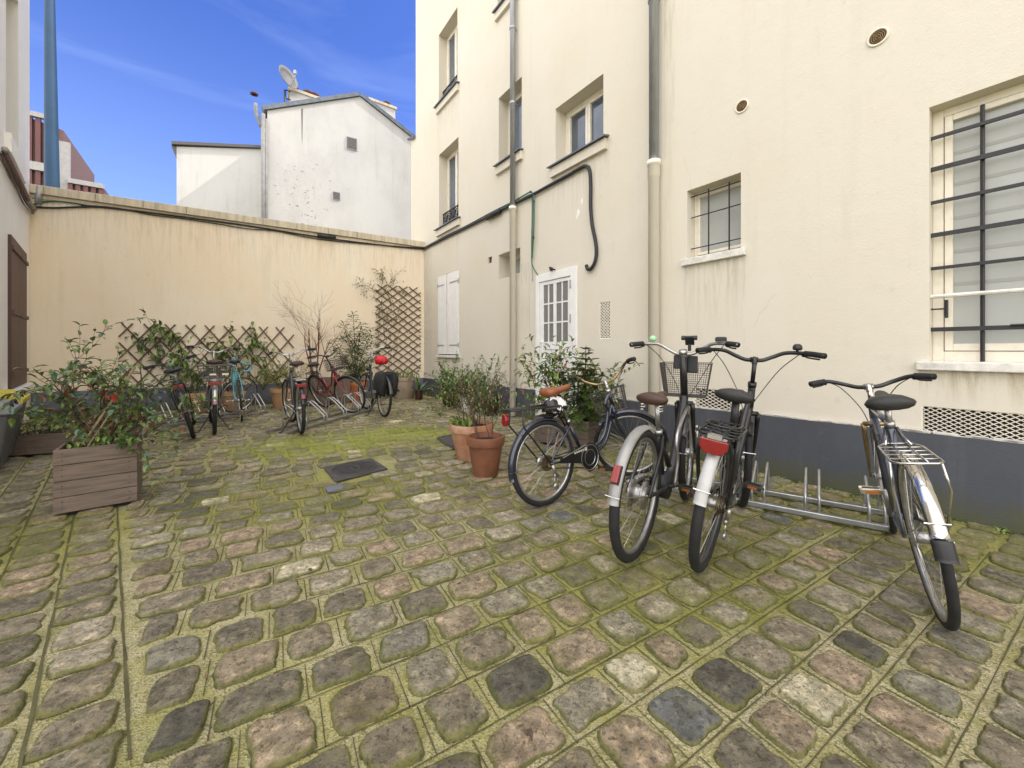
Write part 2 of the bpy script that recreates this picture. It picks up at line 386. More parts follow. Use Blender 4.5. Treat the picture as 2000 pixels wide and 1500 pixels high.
for k in (.16, .62, .93): zz = z0 + (z1 - z0) * k; g.tube([RW.P(s0, zz, .078), RW.P(s1, zz, .078)], .006, 6)
g.build('security_grille', M['black'], o)
o = window(RW, hH, rb, fr=.055, mull=1, pane='frost', sill=(.06, .06, .05, 'sill'))
g = MB(); s0, s1, z0, z1, d = hH
for i, py in enumerate((263, 325, 391, 456, 522, 643)):   # square iron bars let into the jambs
    _, zz = RW.sz(1827, py); hw = .0145 if i % 2 else .011
    zz *= 1.0; off = .05
    g.obox(RW.P(s0, zz - hw, off), RW.D * (s1 - s0), RW.N * .018, Vector((0, 0, 2 * hw)))
sv = s0 + .235
for t in (sv, sv + .72): g.tube([RW.P(t, z0, .085), RW.P(t, z1 - .07, .085)], .011, 8)
g.build('security_grille', M['black'], o)
g = MB(); _, zz = RW.sz(1827, 578); g.tube([RW.P(s0, zz, .045), RW.P(s1, zz, .045)], .014, 8); g.build('rail', M['sill'], o)
g = MB(); _, zz = RW.sz(1840, 602); t = s0 + .075
g.tube([RW.P(s0, zz, .06), RW.P(t, zz, .06)], .006, 6); g.tube([RW.P(t, zz - .065, .06), RW.P(t, zz + .06, .06)], .009, 8)
_, zz = RW.sz(1990, 634); t = RW.s_(1972); g.tube([RW.P(t, zz, .04), RW.P(t + .25, zz + .004, .04)], .008, 6); g.build('catch', M['black'], o)
# inside the frosted glass the bars of an inner grille read through as soft bands
g = MB()
for py in (290, 352, 420, 487, 552): _, zz = RW.sz(1850, py); g.obox(RW.P(s0 + .1, zz - .012, d - .0265), RW.D * (s1 - s0 - .2), RW.N * .002, Vector((0, 0, .024)))
g.build('pane_band', mat('frosted_band', (.30, .305, .285), .3), o)
# shutters
s0, s1, z0, z1, d = hJ; g = MB(); mid = s0 + (s1 - s0) * .455
for (a, b) in ((s0 + .006, mid - .025), (mid + .025, s1 - .006)):
    sh = MB(); n = 3
    for k in range(n):
        u = a + (b - a) * k / n; v = a + (b - a) * (k + 1) / n
        sh.obox(RW.P(u + .0015, z0 + .02, -.022), RW.D * (v - u - .003), RW.N * .03, Vector((0, 0, z1 - z0 - .035)))
    so = sh.build('shutter', M['white'], rb); bevel(so, .003)
    sh = MB()
    for k in (.12, .87):
        zz = z0 + (z1 - z0) * k; out_ = a if a < mid - .03 else b
        i_ = out_ + (b - a) * (.75 if out_ == a else -.75)
        sh.obox(RW.P(min(out_, i_), zz - .012, -.027), RW.D * abs(i_ - out_), RW.N * .004, Vector((0, 0, .024)))
        sh.tube([RW.P(out_, zz - .05, -.025), RW.P(out_, zz + .05, -.025)], .012, 6)
    sh.build('hinge', M['zinc'], so)
g = MB(); g.obox(RW.P(mid - .022, z0 + .02, .003), RW.D * .044, RW.N * .008, Vector((0, 0, z1 - z0 - .03))); g.build('wood_batten', mat('bare_wood', (.42, .27, .18), .8, var=.3), rb)
g = MB(); g.obox(RW.P(s0 - .05, z0 - .06, -.05), RW.D * (s1 - s0 + .1), RW.N * .06, Vector((0, 0, .058))); bevel(g.build('shutter_sill', M['sill'], rb), .006)
# door
s0, s1, z0, z1, d = hI
g = MB(); fw = .11
for a, b, c, e in ((s0 - .02, s0 + fw - .05, 0.0, z1 + .02), (s1 - fw + .01, s1 + .02, 0.0, z1 + .02), (s0 + fw - .05, s1 - fw + .01, z1 - .10, z1 + .02)):
    g.obox(RW.P(a, c, -.028), RW.D * (b - a), RW.N * .06, Vector((0, 0, e - c)))
dr = bevel(g.build('door_frame', M['white'], rb), .005)
a, b = s0 + fw - .045, s1 - fw + .005; za, zb = z0 - .0, z1 - .105
_, gz0 = RW.sz(1062, 668); _, gz1 = RW.sz(1062, 558)
gs0, gs1 = RW.s_(1062), RW.s_(1110)
g = MB()
def lb(p, q_, c, e, dd=0): g.obox(RW.P(p, c, -.012 + dd), RW.D * (q_ - p), RW.N * .03, Vector((0, 0, e - c)))
lb(a, gs0, .02, zb); lb(gs1, b, .02, zb); lb(gs0, gs1, gz1, zb); lb(gs0, gs1, gz0 - .12, gz0); lb(gs0, gs1, .02, .15)
lb(gs0, gs1, .15, gz0 - .12, .010)
dl = bevel(g.build('door', M['white'], rb), .005)
g = MB(); ms = (gs0 + gs1) / 2 - .01
g.obox(RW.P(ms - .03, gz0, -.010), RW.D * .06, RW.N * .026, Vector((0, 0, gz1 - gz0)))
for c in ((gs0 + ms - .03) / 2, (gs1 + ms + .03) / 2): g.obox(RW.P(c - .010, gz0, -.006), RW.D * .02, RW.N * .02, Vector((0, 0, gz1 - gz0)))
for k in (1, 2): zz = gz0 + (gz1 - gz0) * k / 3; g.obox(RW.P(gs0, zz - .011, -.0045), RW.D * (gs1 - gs0), RW.N * .018, Vector((0, 0, .022)))
g.build('glazing_bar', M['white'], dl)
g = MB(); g.obox(RW.P(gs0, gz0, .004), RW.D * (gs1 - gs0), RW.N * .006, Vector((0, 0, gz1 - gz0))); g.build('pane', M['curtain'], dl)
g = MB(); zz = gz0 - .03; t = a + .055
g.obox(RW.P(t - .018, zz - .14, -.02), RW.D * .036, RW.N * .01, Vector((0, 0, .2))); g.tube([RW.P(t, zz + .03, -.02), RW.P(t, zz + .03, -.06), RW.P(t + .1, zz + .03, -.06)], .01, 8); g.build('door_handle', M['white'], dl)
g = MB()
for py in (555, 622): _, zz = RW.sz(1118, py); g.tube([RW.P(b + .01, zz - .06, -.03), RW.P(b + .01, zz + .06, -.03)], .014, 8)
g.build('hinge', M['zinc'], dl)
g = MB(); t, zz = RW.sz(1083, 527); g.tube(curve([RW.P(t - .05, zz + .02, -.01), RW.P(t - .02, zz + .03, -.08), RW.P(t + .02, zz, -.09), RW.P(t + .05, zz - .01, -.03)], 4), .013, 6); g.tube([RW.P(t - .06, zz + .02, 0), RW.P(t - .05, zz + .02, -.03)], .03, 8); g.build('door_lamp_bracket', M['black'], rb)
# expanded metal vents
def mesh_vent(h, nx, ny, mt='ivory', fr=.014, k=.085):
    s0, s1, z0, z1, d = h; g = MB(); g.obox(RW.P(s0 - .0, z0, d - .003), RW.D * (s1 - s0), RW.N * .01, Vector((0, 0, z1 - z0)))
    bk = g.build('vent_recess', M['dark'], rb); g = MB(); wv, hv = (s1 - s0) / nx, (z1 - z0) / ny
    def seg(a, b):
        w_ = min(wv, hv) * k; a = Vector(a); b = Vector(b); dd = (b - a).normalized(); n_ = dd.cross(RW.N).normalized() * w_
        g.prism([a - n_, b - n_, b + n_, a + n_], RW.N * .004)
    for i in range(nx):
        for j in range(ny):
            A = s0 + i * wv; B = z0 + j * hv; cs, cz = A + wv / 2, B + hv / 2
            for (p, q_) in (((A, cz), (cs, B)), ((cs, B), (A + wv, cz)), ((A + wv, cz), (cs, B + hv)), ((cs, B + hv), (A, cz))): seg(RW.P(*p, .006), RW.P(*q_, .006))
    for (p, q_) in (((s0, z0), (s1, z0)), ((s0, z1), (s1, z1)), ((s0, z0), (s0, z1)), ((s1, z0), (s1, z1))):
        g.tube([RW.P(*p, .006), RW.P(*q_, .006)], fr * .5, 4)
    g.build('vent_grille', M[mt], bk)
mesh_vent(hV[0], 6, 6); mesh_vent(hV[1], 16, 7); mesh_vent(hV[2], 4, 12, k=.16); mesh_vent(hV[3], 5, 5, 'timber', k=.14)
s0, s1, z0, z1, d = hV[4]; g = MB(); g.obox(RW.P(s0, z0, .03), RW.D * (s1 - s0), RW.N * .02, Vector((0, 0, z1 - z0))); g.build('vent_grille', M['maroon'], rb)
for (px, py, r) in ((1715, 73, .052), (1449.5, 208, .05)):
    t, zz = RW.sz(px, py); ro = r * 1.25
    Mx = Matrix((( RW.D.x, 0, -RW.N.x), (RW.D.y, 0, -RW.N.y), (0, 1, 0)))
    g = MB(); g.lathe([(r, .001), (r, .012), (ro * .97, .012), (ro, .008), (ro, .001)], 28, RW.P(t, zz), M=Mx); v = g.build('round_vent', M['ivory'], rb, True)
    g = MB(); g.lathe([(0, .0015), (r, .0015)], 24, RW.P(t, zz), M=Mx); g.build('vent_recess', mat('rusty_dark', (.05, .028, .014), .8), v)
    g = MB()
    for k in (.3, .52, .76, .96): g.tube([RW.P(t + r * k * math.cos(a), zz + r * k * math.sin(a), -.007) for a in [i * PI / 12 for i in range(24)]], r * .045, 5, closed=True)
    for i in range(4): a = i * PI / 2 + .7; g.tube([RW.P(t, zz, -.007), RW.P(t + r * math.cos(a), zz + r * math.sin(a), -.007)], r * .035, 4)
    g.build('vent_grille', mat('brass_vent', (.30, .20, .09), .5, metal=.4), v)
# downpipes
def downpipe(px, pyc, rad, top=14.6, bracket=()):
    t, zc = RW.sz(px, pyc); o_ = -rad - .03
    g = MB(); g.tube([RW.P(t, top, o_), RW.P(t, zc, o_)], rad * .92, 16)
    d_ = g.build('downpipe', M['zinc'], rb, True)
    g = MB(); r2 = rad * 1.04
    g.tube([RW.P(t, zc + .02, o_), RW.P(t, zc - .03, o_), RW.P(t, zc - .031, o_), RW.P(t, zc - .16, o_), RW.P(t, zc - .161, o_), RW.P(t, .02, o_)], [r2 * 1.22, r2 * 1.22, r2 * 1.1, r2 * 1.1, r2, r2], 16)
    g.build('cast_iron_pipe', M['pipe'], d_, True)
    g = MB()
    for py in bracket: _, zz = RW.sz(px, py); g.tube([RW.P(t, zz + .018, o_), RW.P(t, zz - .018, o_)], rad * 1.12, 16); g.obox(RW.P(t - .01, zz - .01, o_ + rad), RW.D * .02, RW.N * .05, Vector((0, 0, .02)))
    if bracket: g.build('pipe_clip', M['zinc'], d_)
downpipe(1009, 408, .052, bracket=(205, 60)); downpipe(1286, 322, .058, bracket=(8, 345))
# rain stains below the sills and beside the pipes
def stain_mat(name, col, k, sx):
    m = bpy.data.materials.new(name); m.use_nodes = True; n = m.node_tree; p = n.nodes['Principled BSDF']; p.inputs['Base Color'].default_value = (*col, 1); p.inputs['Roughness'].default_value = .9
    t = n.nodes.new('ShaderNodeTexCoord'); g = n.nodes.new('ShaderNodeMapping'); g.inputs['Scale'].default_value = (sx, sx, .5); n.links.new(t.outputs['Object'], g.inputs[0])
    z = n.nodes.new('ShaderNodeTexNoise'); z.inputs['Scale'].default_value = 4; z.inputs['Detail'].default_value = 8; z.inputs['Roughness'].default_value = .7; n.links.new(g.outputs[0], z.inputs[0])
    r = n.nodes.new('ShaderNodeMapRange'); r.inputs[1].default_value = .46; r.inputs[2].default_value = .72; n.links.new(z.outputs[0], r.inputs[0])
    s = n.nodes.new('ShaderNodeSeparateXYZ'); n.links.new(t.outputs['Generated'], s.inputs[0]); f = n.nodes.new('ShaderNodeMath'); f.operation = 'POWER'; n.links.new(s.outputs[2], f.inputs[0]); f.inputs[1].default_value = 1.3
    e = n.nodes.new('ShaderNodeMath'); e.operation = 'MULTIPLY'; n.links.new(r.outputs[0], e.inputs[0]); n.links.new(f.outputs[0], e.inputs[1])
    q = n.nodes.new('ShaderNodeMath'); q.operation = 'MULTIPLY'; n.links.new(e.outputs[0], q.inputs[0]); q.inputs[1].default_value = k; n.links.new(q.outputs[0], p.inputs['Alpha']); return m
M['ochre_stain'] = stain_mat('ochre_rain_stain', (.48, .38, .19), .65, 5); M['grey_stain'] = stain_mat('grey_rain_stain', (.34, .305, .24), .30, 6)
for (a, b, z1, ln, m) in ((hH[0] - .05, hH[1], hH[2] - .062, .26, 'ochre_stain'), (hG[0] - .04, hG[1] + .04, hG[2] - .077, 1.1, 'grey_stain'), (hE[0] - .1, hE[1] + .1, hE[2] - .172, .9, 'grey_stain'), (hA[0] - .1, hA[1] + .1, hA[2] - .172, .9, 'grey_stain'), (hB[0] - .1, hB[1] + .1, hB[2] - .172, .6, 'grey_stain'), (hJ[0], hJ[1], hJ[2] - .062, .8, 'grey_stain'), (0.03, .5, 3.6, 3.1, 'grey_stain'), (RW.s_(1297), RW.s_(1318), 5.5, 4.9, 'grey_stain'), (RW.s_(1018), RW.s_(1036), 2.6, 2.1, 'grey_stain')):
    mb = MB(); mb.add([RW.P(a, z1 - ln, -.0015), RW.P(b, z1 - ln, -.0015), RW.P(b, z1, -.0015), RW.P(a, z1, -.0015)], [(0, 1, 2, 3)]); mb.build('rain_stain', M[m], rb)
mb = MB(); rng = random.Random(77)                          # hairline cracks in the render
for (px, py, dx, dy, n) in ((1470, 640, 9, -14, 6), (1340, 300, 4, 22, 5)):
    P = []
    for k in range(n): P.append(RW.px(px + dx * k + rng.uniform(-5, 5), py + dy * k + rng.uniform(-7, 7), -.001))
    mb = MB(); mb.tube(P, .0006, 4); mb.build('hairline_crack', M['grey_crack'] if 'grey_crack' in M else M.setdefault('grey_crack', mat('crack_line', (.36, .32, .25), .9)), rb)
# cables on the right building
def cable(name, label, W, pts, r, m, off=.03, group=None, cat='cable', clips=0):
    g = MB(); P = curve([W.px(x, y, -off) for x, y in pts], 5); g.tube(P, r, 6); o = g.build(name, M[m], None, True)
    tag(o, label, cat, group)
    if clips:
        g = MB()
        for i in range(2, len(P) - 1, clips): g.box(P[i], .03, .03, .03)
        g.build('cable_clip', M['cable'], o)
    return o
k0 = [(829, 487), (870, 466), (915, 444), (960, 422), (1007, 399), (1040, 383), (1075, 364), (1110, 345), (1140, 328), (1150, 326), (1155, 335), (1157, 365), (1157, 405), (1160, 440), (1167, 475), (1168, 500), (1163, 518), (1155, 527), (1150, 524), (1149, 518)]
cable('wall_cable', 'thick black cable crossing the cream wall and hanging down in a hook', RW, k0, .024, 'cable', .035, clips=7)
cable('wall_cable', 'thin dark cable running just above the thick black cable on the cream wall', RW, [(829, 484), (870, 462), (915, 440), (958, 417), (990, 401), (1004, 394)], .010, 'cable', .02)
cable('wall_cable', 'green cable looping off the black cable and hanging beside the white door', RW, [(962, 421), (985, 408), (1012, 392), (1034, 379), (1041, 376), (1046, 382), (1047, 400), (1047, 440), (1045, 480), (1043, 505)], .012, 'gcable', .045, clips=9)
cable('wall_cable', 'second thinner green cable beside the hanging green one', RW, [(1012, 395), (1032, 383), (1040, 381), (1043, 388), (1043, 420), (1042, 470), (1041, 510), (1046, 526), (1053, 537)], .008, 'gcable', .03)
cable('wall_cable', 'pale flat cable hanging on the wall left of the white door', RW, [(1040, 384), (1040, 430), (1039, 480), (1041, 540), (1041, 550)], .006, 'greycable', .015)
g = MB(); t, zz = RW.sz(966, 421); a = RW.px(955, 427, -.06); b = RW.px(982, 413, -.06); g.tube([a, b], .045, 8); tag(g.build('cable_joint_box', M['cable'], None, True), 'black cable joint sleeve on the cream wall', 'cable joint')
# ------------------------------------------------------------------ back wall
bl = (Vector((*L0, 0)) - Vector((*C0, 0))).length
bw = thing('courtyard_wall', 'long peach rendered courtyard wall with concrete coping at the back', 'wall')
mb = MB(); ZC = 3.76
mb.prism([BW.P(-.6, -.05), BW.P(bl + .5, -.05), BW.P(bl + .5, ZC), BW.P(-.6, ZC)], BW.N * .3); mb.build('wall', M['peach'], bw)
mb = MB()
for k in range(12):
    a = -.25 + (bl + .7) * k / 12; b = -.25 + (bl + .7) * (k + 1) / 12 - .004
    mb.prism([BW.P(a, ZC + .002, -.075), BW.P(a, ZC + .002, .37), BW.P(a, ZC + .16, .37), BW.P(a, ZC + .185, .15), BW.P(a, ZC + .145, -.075)], BW.D * (b - a))
bevel(mb.build('coping', M['coping'], bw), .008)
mb = MB(); mb.prism([BW.P(.026, -.05, -.002), BW.P(bl - .02, -.05, -.002), BW.P(bl - .02, .43, -.002), BW.P(.026, .43, -.002)], -BW.N * .022); mb.build('plinth', M['plinth2'], bw)
for (a, b, z1, ln, m) in ((.1, bl - .1, ZC - .02, 1.1, 'grey_stain'), (2.2, 4.1, .85, .42, 'ochre_stain'), (.2, 2.0, .9, .45, 'grey_stain')):
    mb = MB(); mb.add([BW.P(a, z1 - ln, -.0015), BW.P(b, z1 - ln, -.0015), BW.P(b, z1, -.0015), BW.P(a, z1, -.0015)], [(0, 1, 2, 3)]); mb.build('rain_stain', M[m], bw)
for lab, pts, r, m in (('black cable strung below the coping of the peach wall', [(64, 405), (110, 407), (165, 405), (205, 406), (300, 417), (400, 430), (500, 444), (600, 460), (700, 474), (800, 485), (827, 487)], .017, 'cable'),
                       ('sagging thin black cable twisted along the peach wall under the coping', [(160, 402), (200, 404), (240, 409), (300, 421), (345, 426), (420, 437), (480, 447), (540, 452), (600, 464), (660, 472), (740, 479), (826, 485)], .010, 'cable'),
                       ('green cable at the left end of the peach wall', [(62, 402), (85, 396), (110, 394), (140, 397), (172, 402)], .013, 'gcable'),
                       ('pale grey cable above the green one at the left end of the peach wall', [(64, 388), (90, 391), (120, 394), (190, 405), (260, 412)], .008, 'greycable')):
    cable('wall_cable', lab, BW, pts, r, m, .03, clips=11 if r > .015 else 0)
g = MB(); g.tube([BW.px(620, 461, -.06), BW.px(655, 466, -.06)], .05, 8); tag(g.build('cable_joint_box', M['cable'], None, True), 'black cable joint sleeve under the coping of the peach wall', 'cable joint')
# ------------------------------------------------------------------ left building
lb_ = thing('neighbour_building', 'pale grey rendered building at the left edge of the courtyard', 'building')
hs = hole(LW, 36, 12, 330, -40, .25); s0, z0 = LW.sz(36, 318); s1 = LW.s_(11.5)
hK = (s0, s1, z0, z0 + 2.3, .22); s2, zz = LW.sz(45, 748); s3 = LW.s_(15); _, zt_ = LW.sz(15, 457)
hL = (s2, s3, zz, zt_, .02)
LW2 = Wall((LW.P(0, 0, .62).x, LW.P(0, 0, .62).y), (.7205, -.6935), (-.6935, -.7205))
mb = MB(); wall_sheet(mb, LW, 0, 3.05, -.05, 7.3, [hK, hL], 0); wall_sheet(mb, LW2, 3.05, 7.2, -.05, 7.3, [], 0)
mb.add([LW.P(3.05, -.05), LW2.P(3.05, -.05), LW2.P(3.05, 7.3), LW.P(3.05, 7.3)], [(0, 1, 2, 3)])
q = [LW.P(0, 0), LW2.P(7.2, 0), LW.P(7.2, 0, 6), LW.P(0, 0, 6)]; up = Vector((0, 0, 7.3))
for i in (1, 2, 3): a, b = q[i], q[(i + 1) % 4]; mb.add([a, b, b + up, a + up], [(0, 1, 2, 3)])
mb.add([p + up for p in q], [(0, 1, 2, 3)])
mb.build('wall', M['pale'], lb_)
o = window(LW, hK, lb_, fr=.05, frame='maroon')
g = MB(); g.obox(LW.P(hK[0] - .15, hK[2] - .25, -.06), LW.D * (hK[1] - hK[0] + .3), LW.N * .061, Vector((0, 0, .24))); g.build('sill', M['pale'], o)
g = MB(); g.tube([LW.P(hK[0] - .35, hK[2] - .42, -.05), LW.P(hK[1] + .5, hK[2] - .42, -.05)], .035, 6); g.build('shutter_rail', M['maroon'], lb_)
s0, s1, z0, z1, d = hL; mid = (s0 + s1) / 2 - .02
for (a, b) in ((s0 - .1, mid - .006), (mid + .006, s1)):
    g = MB()
    for k in range(4):
        u = a + (b - a) * k / 4; v = a + (b - a) * (k + 1) / 4; g.obox(LW.P(u + .002, z0, -.03), LW.D * (v - u - .004), LW.N * .032, Vector((0, 0, z1 - z0)))
    so = bevel(g.build('shutter', M['brownshut'], lb_), .003)
    g = MB()
    for k in (.1, .5, .92): zz = z0 + (z1 - z0) * k; g.obox(LW.P(a + .01, zz - .025, -.05), LW.D * (b - a - .02), LW.N * .02, Vector((0, 0, .05)))
    g.build('shutter_ledge', M['brownshut'], so)
g = MB(); g.obox(LW.P(s0 - .16, z0 - .14, -.10), LW.D * (s1 - s0 + .5), LW.N * .101, Vector((0, 0, .13))); bevel(g.build('sill', M['white'], lb_), .006)
cab = [(lw_x, lw_y) for lw_x, lw_y in ((58.5, 402), (45, 383), (30, 352), (15, 320), (-4, 282))]
for lab, dx, r, m in (('thick grey conduit dropping along the pale left building to its corner', 0, .032, 'greycable'), ('thin black cable beside the conduit on the pale left building', -5, .012, 'cable'), ('thin brown cable under the conduit on the pale left building', -9, .010, 'maroon')):
    cable('wall_cable', lab, LW, [(x + dx * (1 if x < 50 else .3), y + 6 + (-dx) * .9) for x, y in cab], r, m, .05)
g = MB(); a = LW.px(57, 395, -.10); g.tube([a + Vector((0, 0, .28)), a], .045, 10); tag(g.build('conduit_outlet', M['zinc'], None, True), 'short grey pipe end at the corner above the left end of the peach wall', 'pipe')
# ------------------------------------------------------------------ house behind the wall
KW = Wall((-3.78, 15.0), (L0[0] - C0[0], L0[1] - C0[1]), (-.520, .854))
gh = thing('gable_house', 'chalky white gabled house with chimneys behind the peach wall', 'house')
tR, zR = KW.sz(806, 268); tA, zA = KW.sz(703, 189); tL, zL = KW.sz(522, 216)
tR -= .25; zR -= .18
DEEP = 9
mb = MB()
P = [KW.P(tR, 0), KW.P(tR, zR), KW.P(tA, zA), KW.P(tL, zL), KW.P(tL, 0)]
mb.prism(P, KW.N * DEEP); mb.build('wall', M['chalk'], gh)
mb = MB()
for (a, b, e) in (((tA, zA), (tL, zL), .10), ((tA, zA), (tR, zR), .05)):
    a = Vector(a); b = Vector(b); dr_ = (b - a).normalized(); b = b + dr_ * e; nn = Vector((-dr_.y, dr_.x)); nn = nn if nn.y > 0 else -nn
    pts = [a + nn * .012, b + nn * .012, b + nn * .14, a + nn * .14]
    mb.prism([KW.P(p.x, p.y, -.07) for p in pts], KW.N * (DEEP + .1))
mb.build('roof', M['slate'], gh)
def recess(px, py, wpx, hpx, m):
    t, z = KW.sz(px, py); w2 = wpx / F * 14 / 2 * 1.05; h2 = hpx / F * 14 / 2
    g = MB(); g.obox(KW.P(t - w2, z - h2, -.03), KW.D * 2 * w2, KW.N * .035, Vector((0, 0, 2 * h2))); f = g.build('vent_frame', M['zinc'], gh)
    g = MB(); g.obox(KW.P(t - w2 * .9, z - h2 * .88, -.034), KW.D * 1.8 * w2, KW.N * .003, Vector((0, 0, 1.76 * h2))); g.build('vent_louvre', m, f)
lv = mat('grey_louvre', (.12, .115, .11), .7, var=.5, vscale=20); recess(687, 281, 18, 24, lv); recess(657, 383, 12, 15, lv)
g = MB()
for px in (514, 520): t, z = KW.sz(px, 225 if px == 514 else 235); g.tube([KW.P(t, z, -.08), KW.P(t, 3.0, -.08)], .04 if px == 520 else .06, 8)
t, z = KW.sz(512, 250); g.tube(curve([KW.P(t + .02, z, -.05), KW.P(t + .15, z + .35, -.05), KW.P(t + .17, z + .70, -.05)], 4), .05, 8)
g.build('drain_pipe', mat('grey_drain', (.24, .235, .225), .6, var=.3), gh, True)
g = MB(); t, z = KW.sz(509, 216); g.lathe([(.0, .08), (.11, .04), (.11, 0), (.06, 0)], 12, KW.P(t + .17, z + .42, -.05)); g.build('flue_cap', M['maroon'], gh, True)
# soot line and stains are real marks down the render
g = MB(); t, z = KW.sz(590, 212); g.prism([KW.P(t - .025, z, -.003), KW.P(t + .025, z, -.003), KW.P(t + .01, z - .9, -.003), KW.P(t - .004, z - 1.2, -.003)], KW.N * .002); g.build('soot_mark', mat('soot', (.14, .135, .13), .9), gh)
g = MB(); rng = random.Random(9)
for k in range(150):
    px = rng.gauss(585, 32); py = rng.uniform(320, 455)
    if 528 < px < 650: blob(g, KW, px, py, rng.uniform(.006, .024), -.003, rng, 6, rng.choice((.6, 1, 2.2)))
g.build('peeling_paint', mat('peel_mark', (.30, .295, .285), .9), gh)
def stack(px0, px1, py0, py1, back, pots):
    o3 = KW.P(0, 0, back); KB = Wall((o3.x, o3.y), (L0[0] - C0[0], L0[1] - C0[1]), (-.520, .854))
    a, z0 = KB.sz(px0, py0); b, z1 = KB.sz(px1, py1)
    g = MB(); k = 1.0
    g.prism([KW.P(a, 7.5, back), KW.P(b, 7.5, back), KW.P(b, z1, back), KW.P(a, z0, back)], KW.N * .6); c = g.build('chimney', M['chalk'], gh)
    g = MB(); g.prism([KW.P(a + .06, z0, back - .05), KW.P(b - .06, z1, back - .05), KW.P(b - .06, z1 + .09, back - .05), KW.P(a + .06, z0 + .09, back - .05)], KW.N * .7); g.build('chimney_cap', M['coping'], c)
    for kx in pots:
        g = MB(); t = a + (b - a) * kx; z = z0 + (z1 - z0) * kx + .09
        g.lathe([(.0, 0), (.10, 0), (.085, .12), (.12, .13), (.16, .18), (.16, .22), (.10, .26), (0, .26)], 12, KW.P(t, z, back + .3)); g.build('chimney_pot', mat('terracotta_dark', (.10, .035, .025), .8), c, True)
stack(567, 624, 176, 196, .5, (.12, .62, .85)); stack(723, 772, 196, 214, 1.2, (.72,))
g = MB(); t, z = KW.sz(558, 205); zt = KW.sz(556, 165)[1]
g.tube([KW.P(t, z - .6, .3), KW.P(t + .02, zt, .3)], .035, 6)
for k in range(3): g.tube([KW.P(t, z + .1 + .28 * k, .3), KW.P(t - .15, z + .12 + .28 * k, .35)], .02, 5)
sdish = thing('satellite_dish', 'round grey satellite dish on a mast beside the chimney', 'satellite dish'); g.build('mast', M['black'], sdish)
t, z = KW.sz(560, 146); c = KW.P(t, z, .2); ax = Vector((.80, -.30, .22)).normalized(); Md = ax.to_track_quat('Z', 'Y').to_matrix()
g = MB(); R_ = .35; g.lathe([(0, 0), (R_ * .4, .015), (R_ * .75, .05), (R_, .10), (R_ * 1.02, .095), (R_ * .75, .03), (0, -.02)], 28, c, M=Md); g.build('dish', mat('dish_grey', (.12, .117, .11), .6, var=.3), sdish, True)
g = MB(); g.tube([c + Md @ Vector((0, -R_, .08)), c + Md @ Vector((0, -.12, .36)), c + Md @ Vector((0, -.02, .40))], .018, 6); g.box(c + Md @ Vector((0, 0, .40)), .08, .08, .12); g.build('feed_arm', M['zinc'], sdish)
# annex
AW = Wall((KW.P(0, 0, 2.4).x, KW.P(0, 0, 2.4).y), (L0[0] - C0[0], L0[1] - C0[1]), (-.520, .854))
an = thing('flat_roofed_annex', 'low chalky white annex left of the gabled house', 'house')
a, z0 = AW.sz(345, 286); b, z1 = AW.sz(530, 292)
mb = MB(); mb.prism([AW.P(a, 0), AW.P(b, 0), AW.P(b, z1), AW.P(a, z0)], AW.N * 6); mb.build('wall', M['chalk'], an)
mb = MB(); mb.prism([AW.P(a + .12, z0 + .01, -.1), AW.P(b, z1 + .01, -.1), AW.P(b, z1 + .10, -.1), AW.P(a + .12, z0 + .11, -.1)], AW.N * 6.1)
mb.prism([AW.P(a + .003, z0 - .42, .0), AW.P(a + .003, z0, 0), AW.P(a + .14, z0 + .0, 0), AW.P(a + .14, z0 - .02, 0)], AW.N * 6)
mb.build('roof', mat('roof_edge', (.09, .085, .085), .6), an)
# ------------------------------------------------------------------ maroon building and blue mast far left
mbld = thing('maroon_clad_building', 'distant building with ribbed maroon cladding and white bands', 'building')
FW = Wall((-20, 20), (.8, .6), (-.6, .8))
a = FW.s_(20); b = FW.s_(124); c = FW.s_(134); e = FW.s_(204)
def zf(px, py): return FW.sz(px, py)[1]
mb = MB(); mb.prism([FW.P(a, 0), FW.P(b, 0), FW.P(b, zf(124, 255)), FW.P(a, zf(40, 220))], FW.N * 6); mb.prism([FW.P(c, 0), FW.P(e, 0), FW.P(e, zf(204, 368)), FW.P(c, zf(134, 352))], FW.N * 6)
mb.build('wall', mat('red_brick_pale', (.15, .085, .07), .8, var=.3), mbld)
mb = MB()
def ribs(x0, x1, z0, z1, pitch):
    t = x0
    while t < x1 - .01: mb.obox(FW.P(t, z0, -.16), FW.D * pitch * .62, FW.N * .159, Vector((0, 0, z1 - z0))); t += pitch
d1 = FW.s_(108)
ribs(a, d1, zf(62, 317), zf(62, 230), .26); ribs(a, d1, 3, zf(62, 334), .26); ribs(c, e, 3, zf(170, 366), .26)
mb.build('ribbed_cladding', mat('maroon_cladding', (.10, .028, .028), .55, var=.25, vscale=1.5), mbld)
mb = MB()
for (x0, x1, p0, p1) in ((a, d1, 317, 333), (a, d1, 220, 229)): mb.obox(FW.P(x0, zf(62, p1), -.22), FW.D * (x1 - x0), FW.N * .219, Vector((0, 0, zf(62, p0) - zf(62, p1))))
mb.obox(FW.P(c, zf(170, 365), -.22), FW.D * (e - c), FW.N * .219, Vector((0, 0, .22)))
mb.obox(FW.P(d1, 3, -.1), FW.D * .5, FW.N * .099, Vector((0, 0, zf(112, 275) - 3)))
mb.build('white_band', mat('dull_white_band', (.30, .29, .285), .7, var=.2), mbld)
g = MB(); p0 = Vector(((107 - CX) / F * 9.5, 9.5, 0)); p1 = Vector(((96.5 - CX) / F * 9.5, 9.5, 10))
g.tube([p0, p0.lerp(p1, .45), p1, p1 + (p1 - p0) * .2], [.155, .135, .085, .06], 20); g.tube([p0.lerp(p1, .497), p0.lerp(p1, .503)], .136, 20)
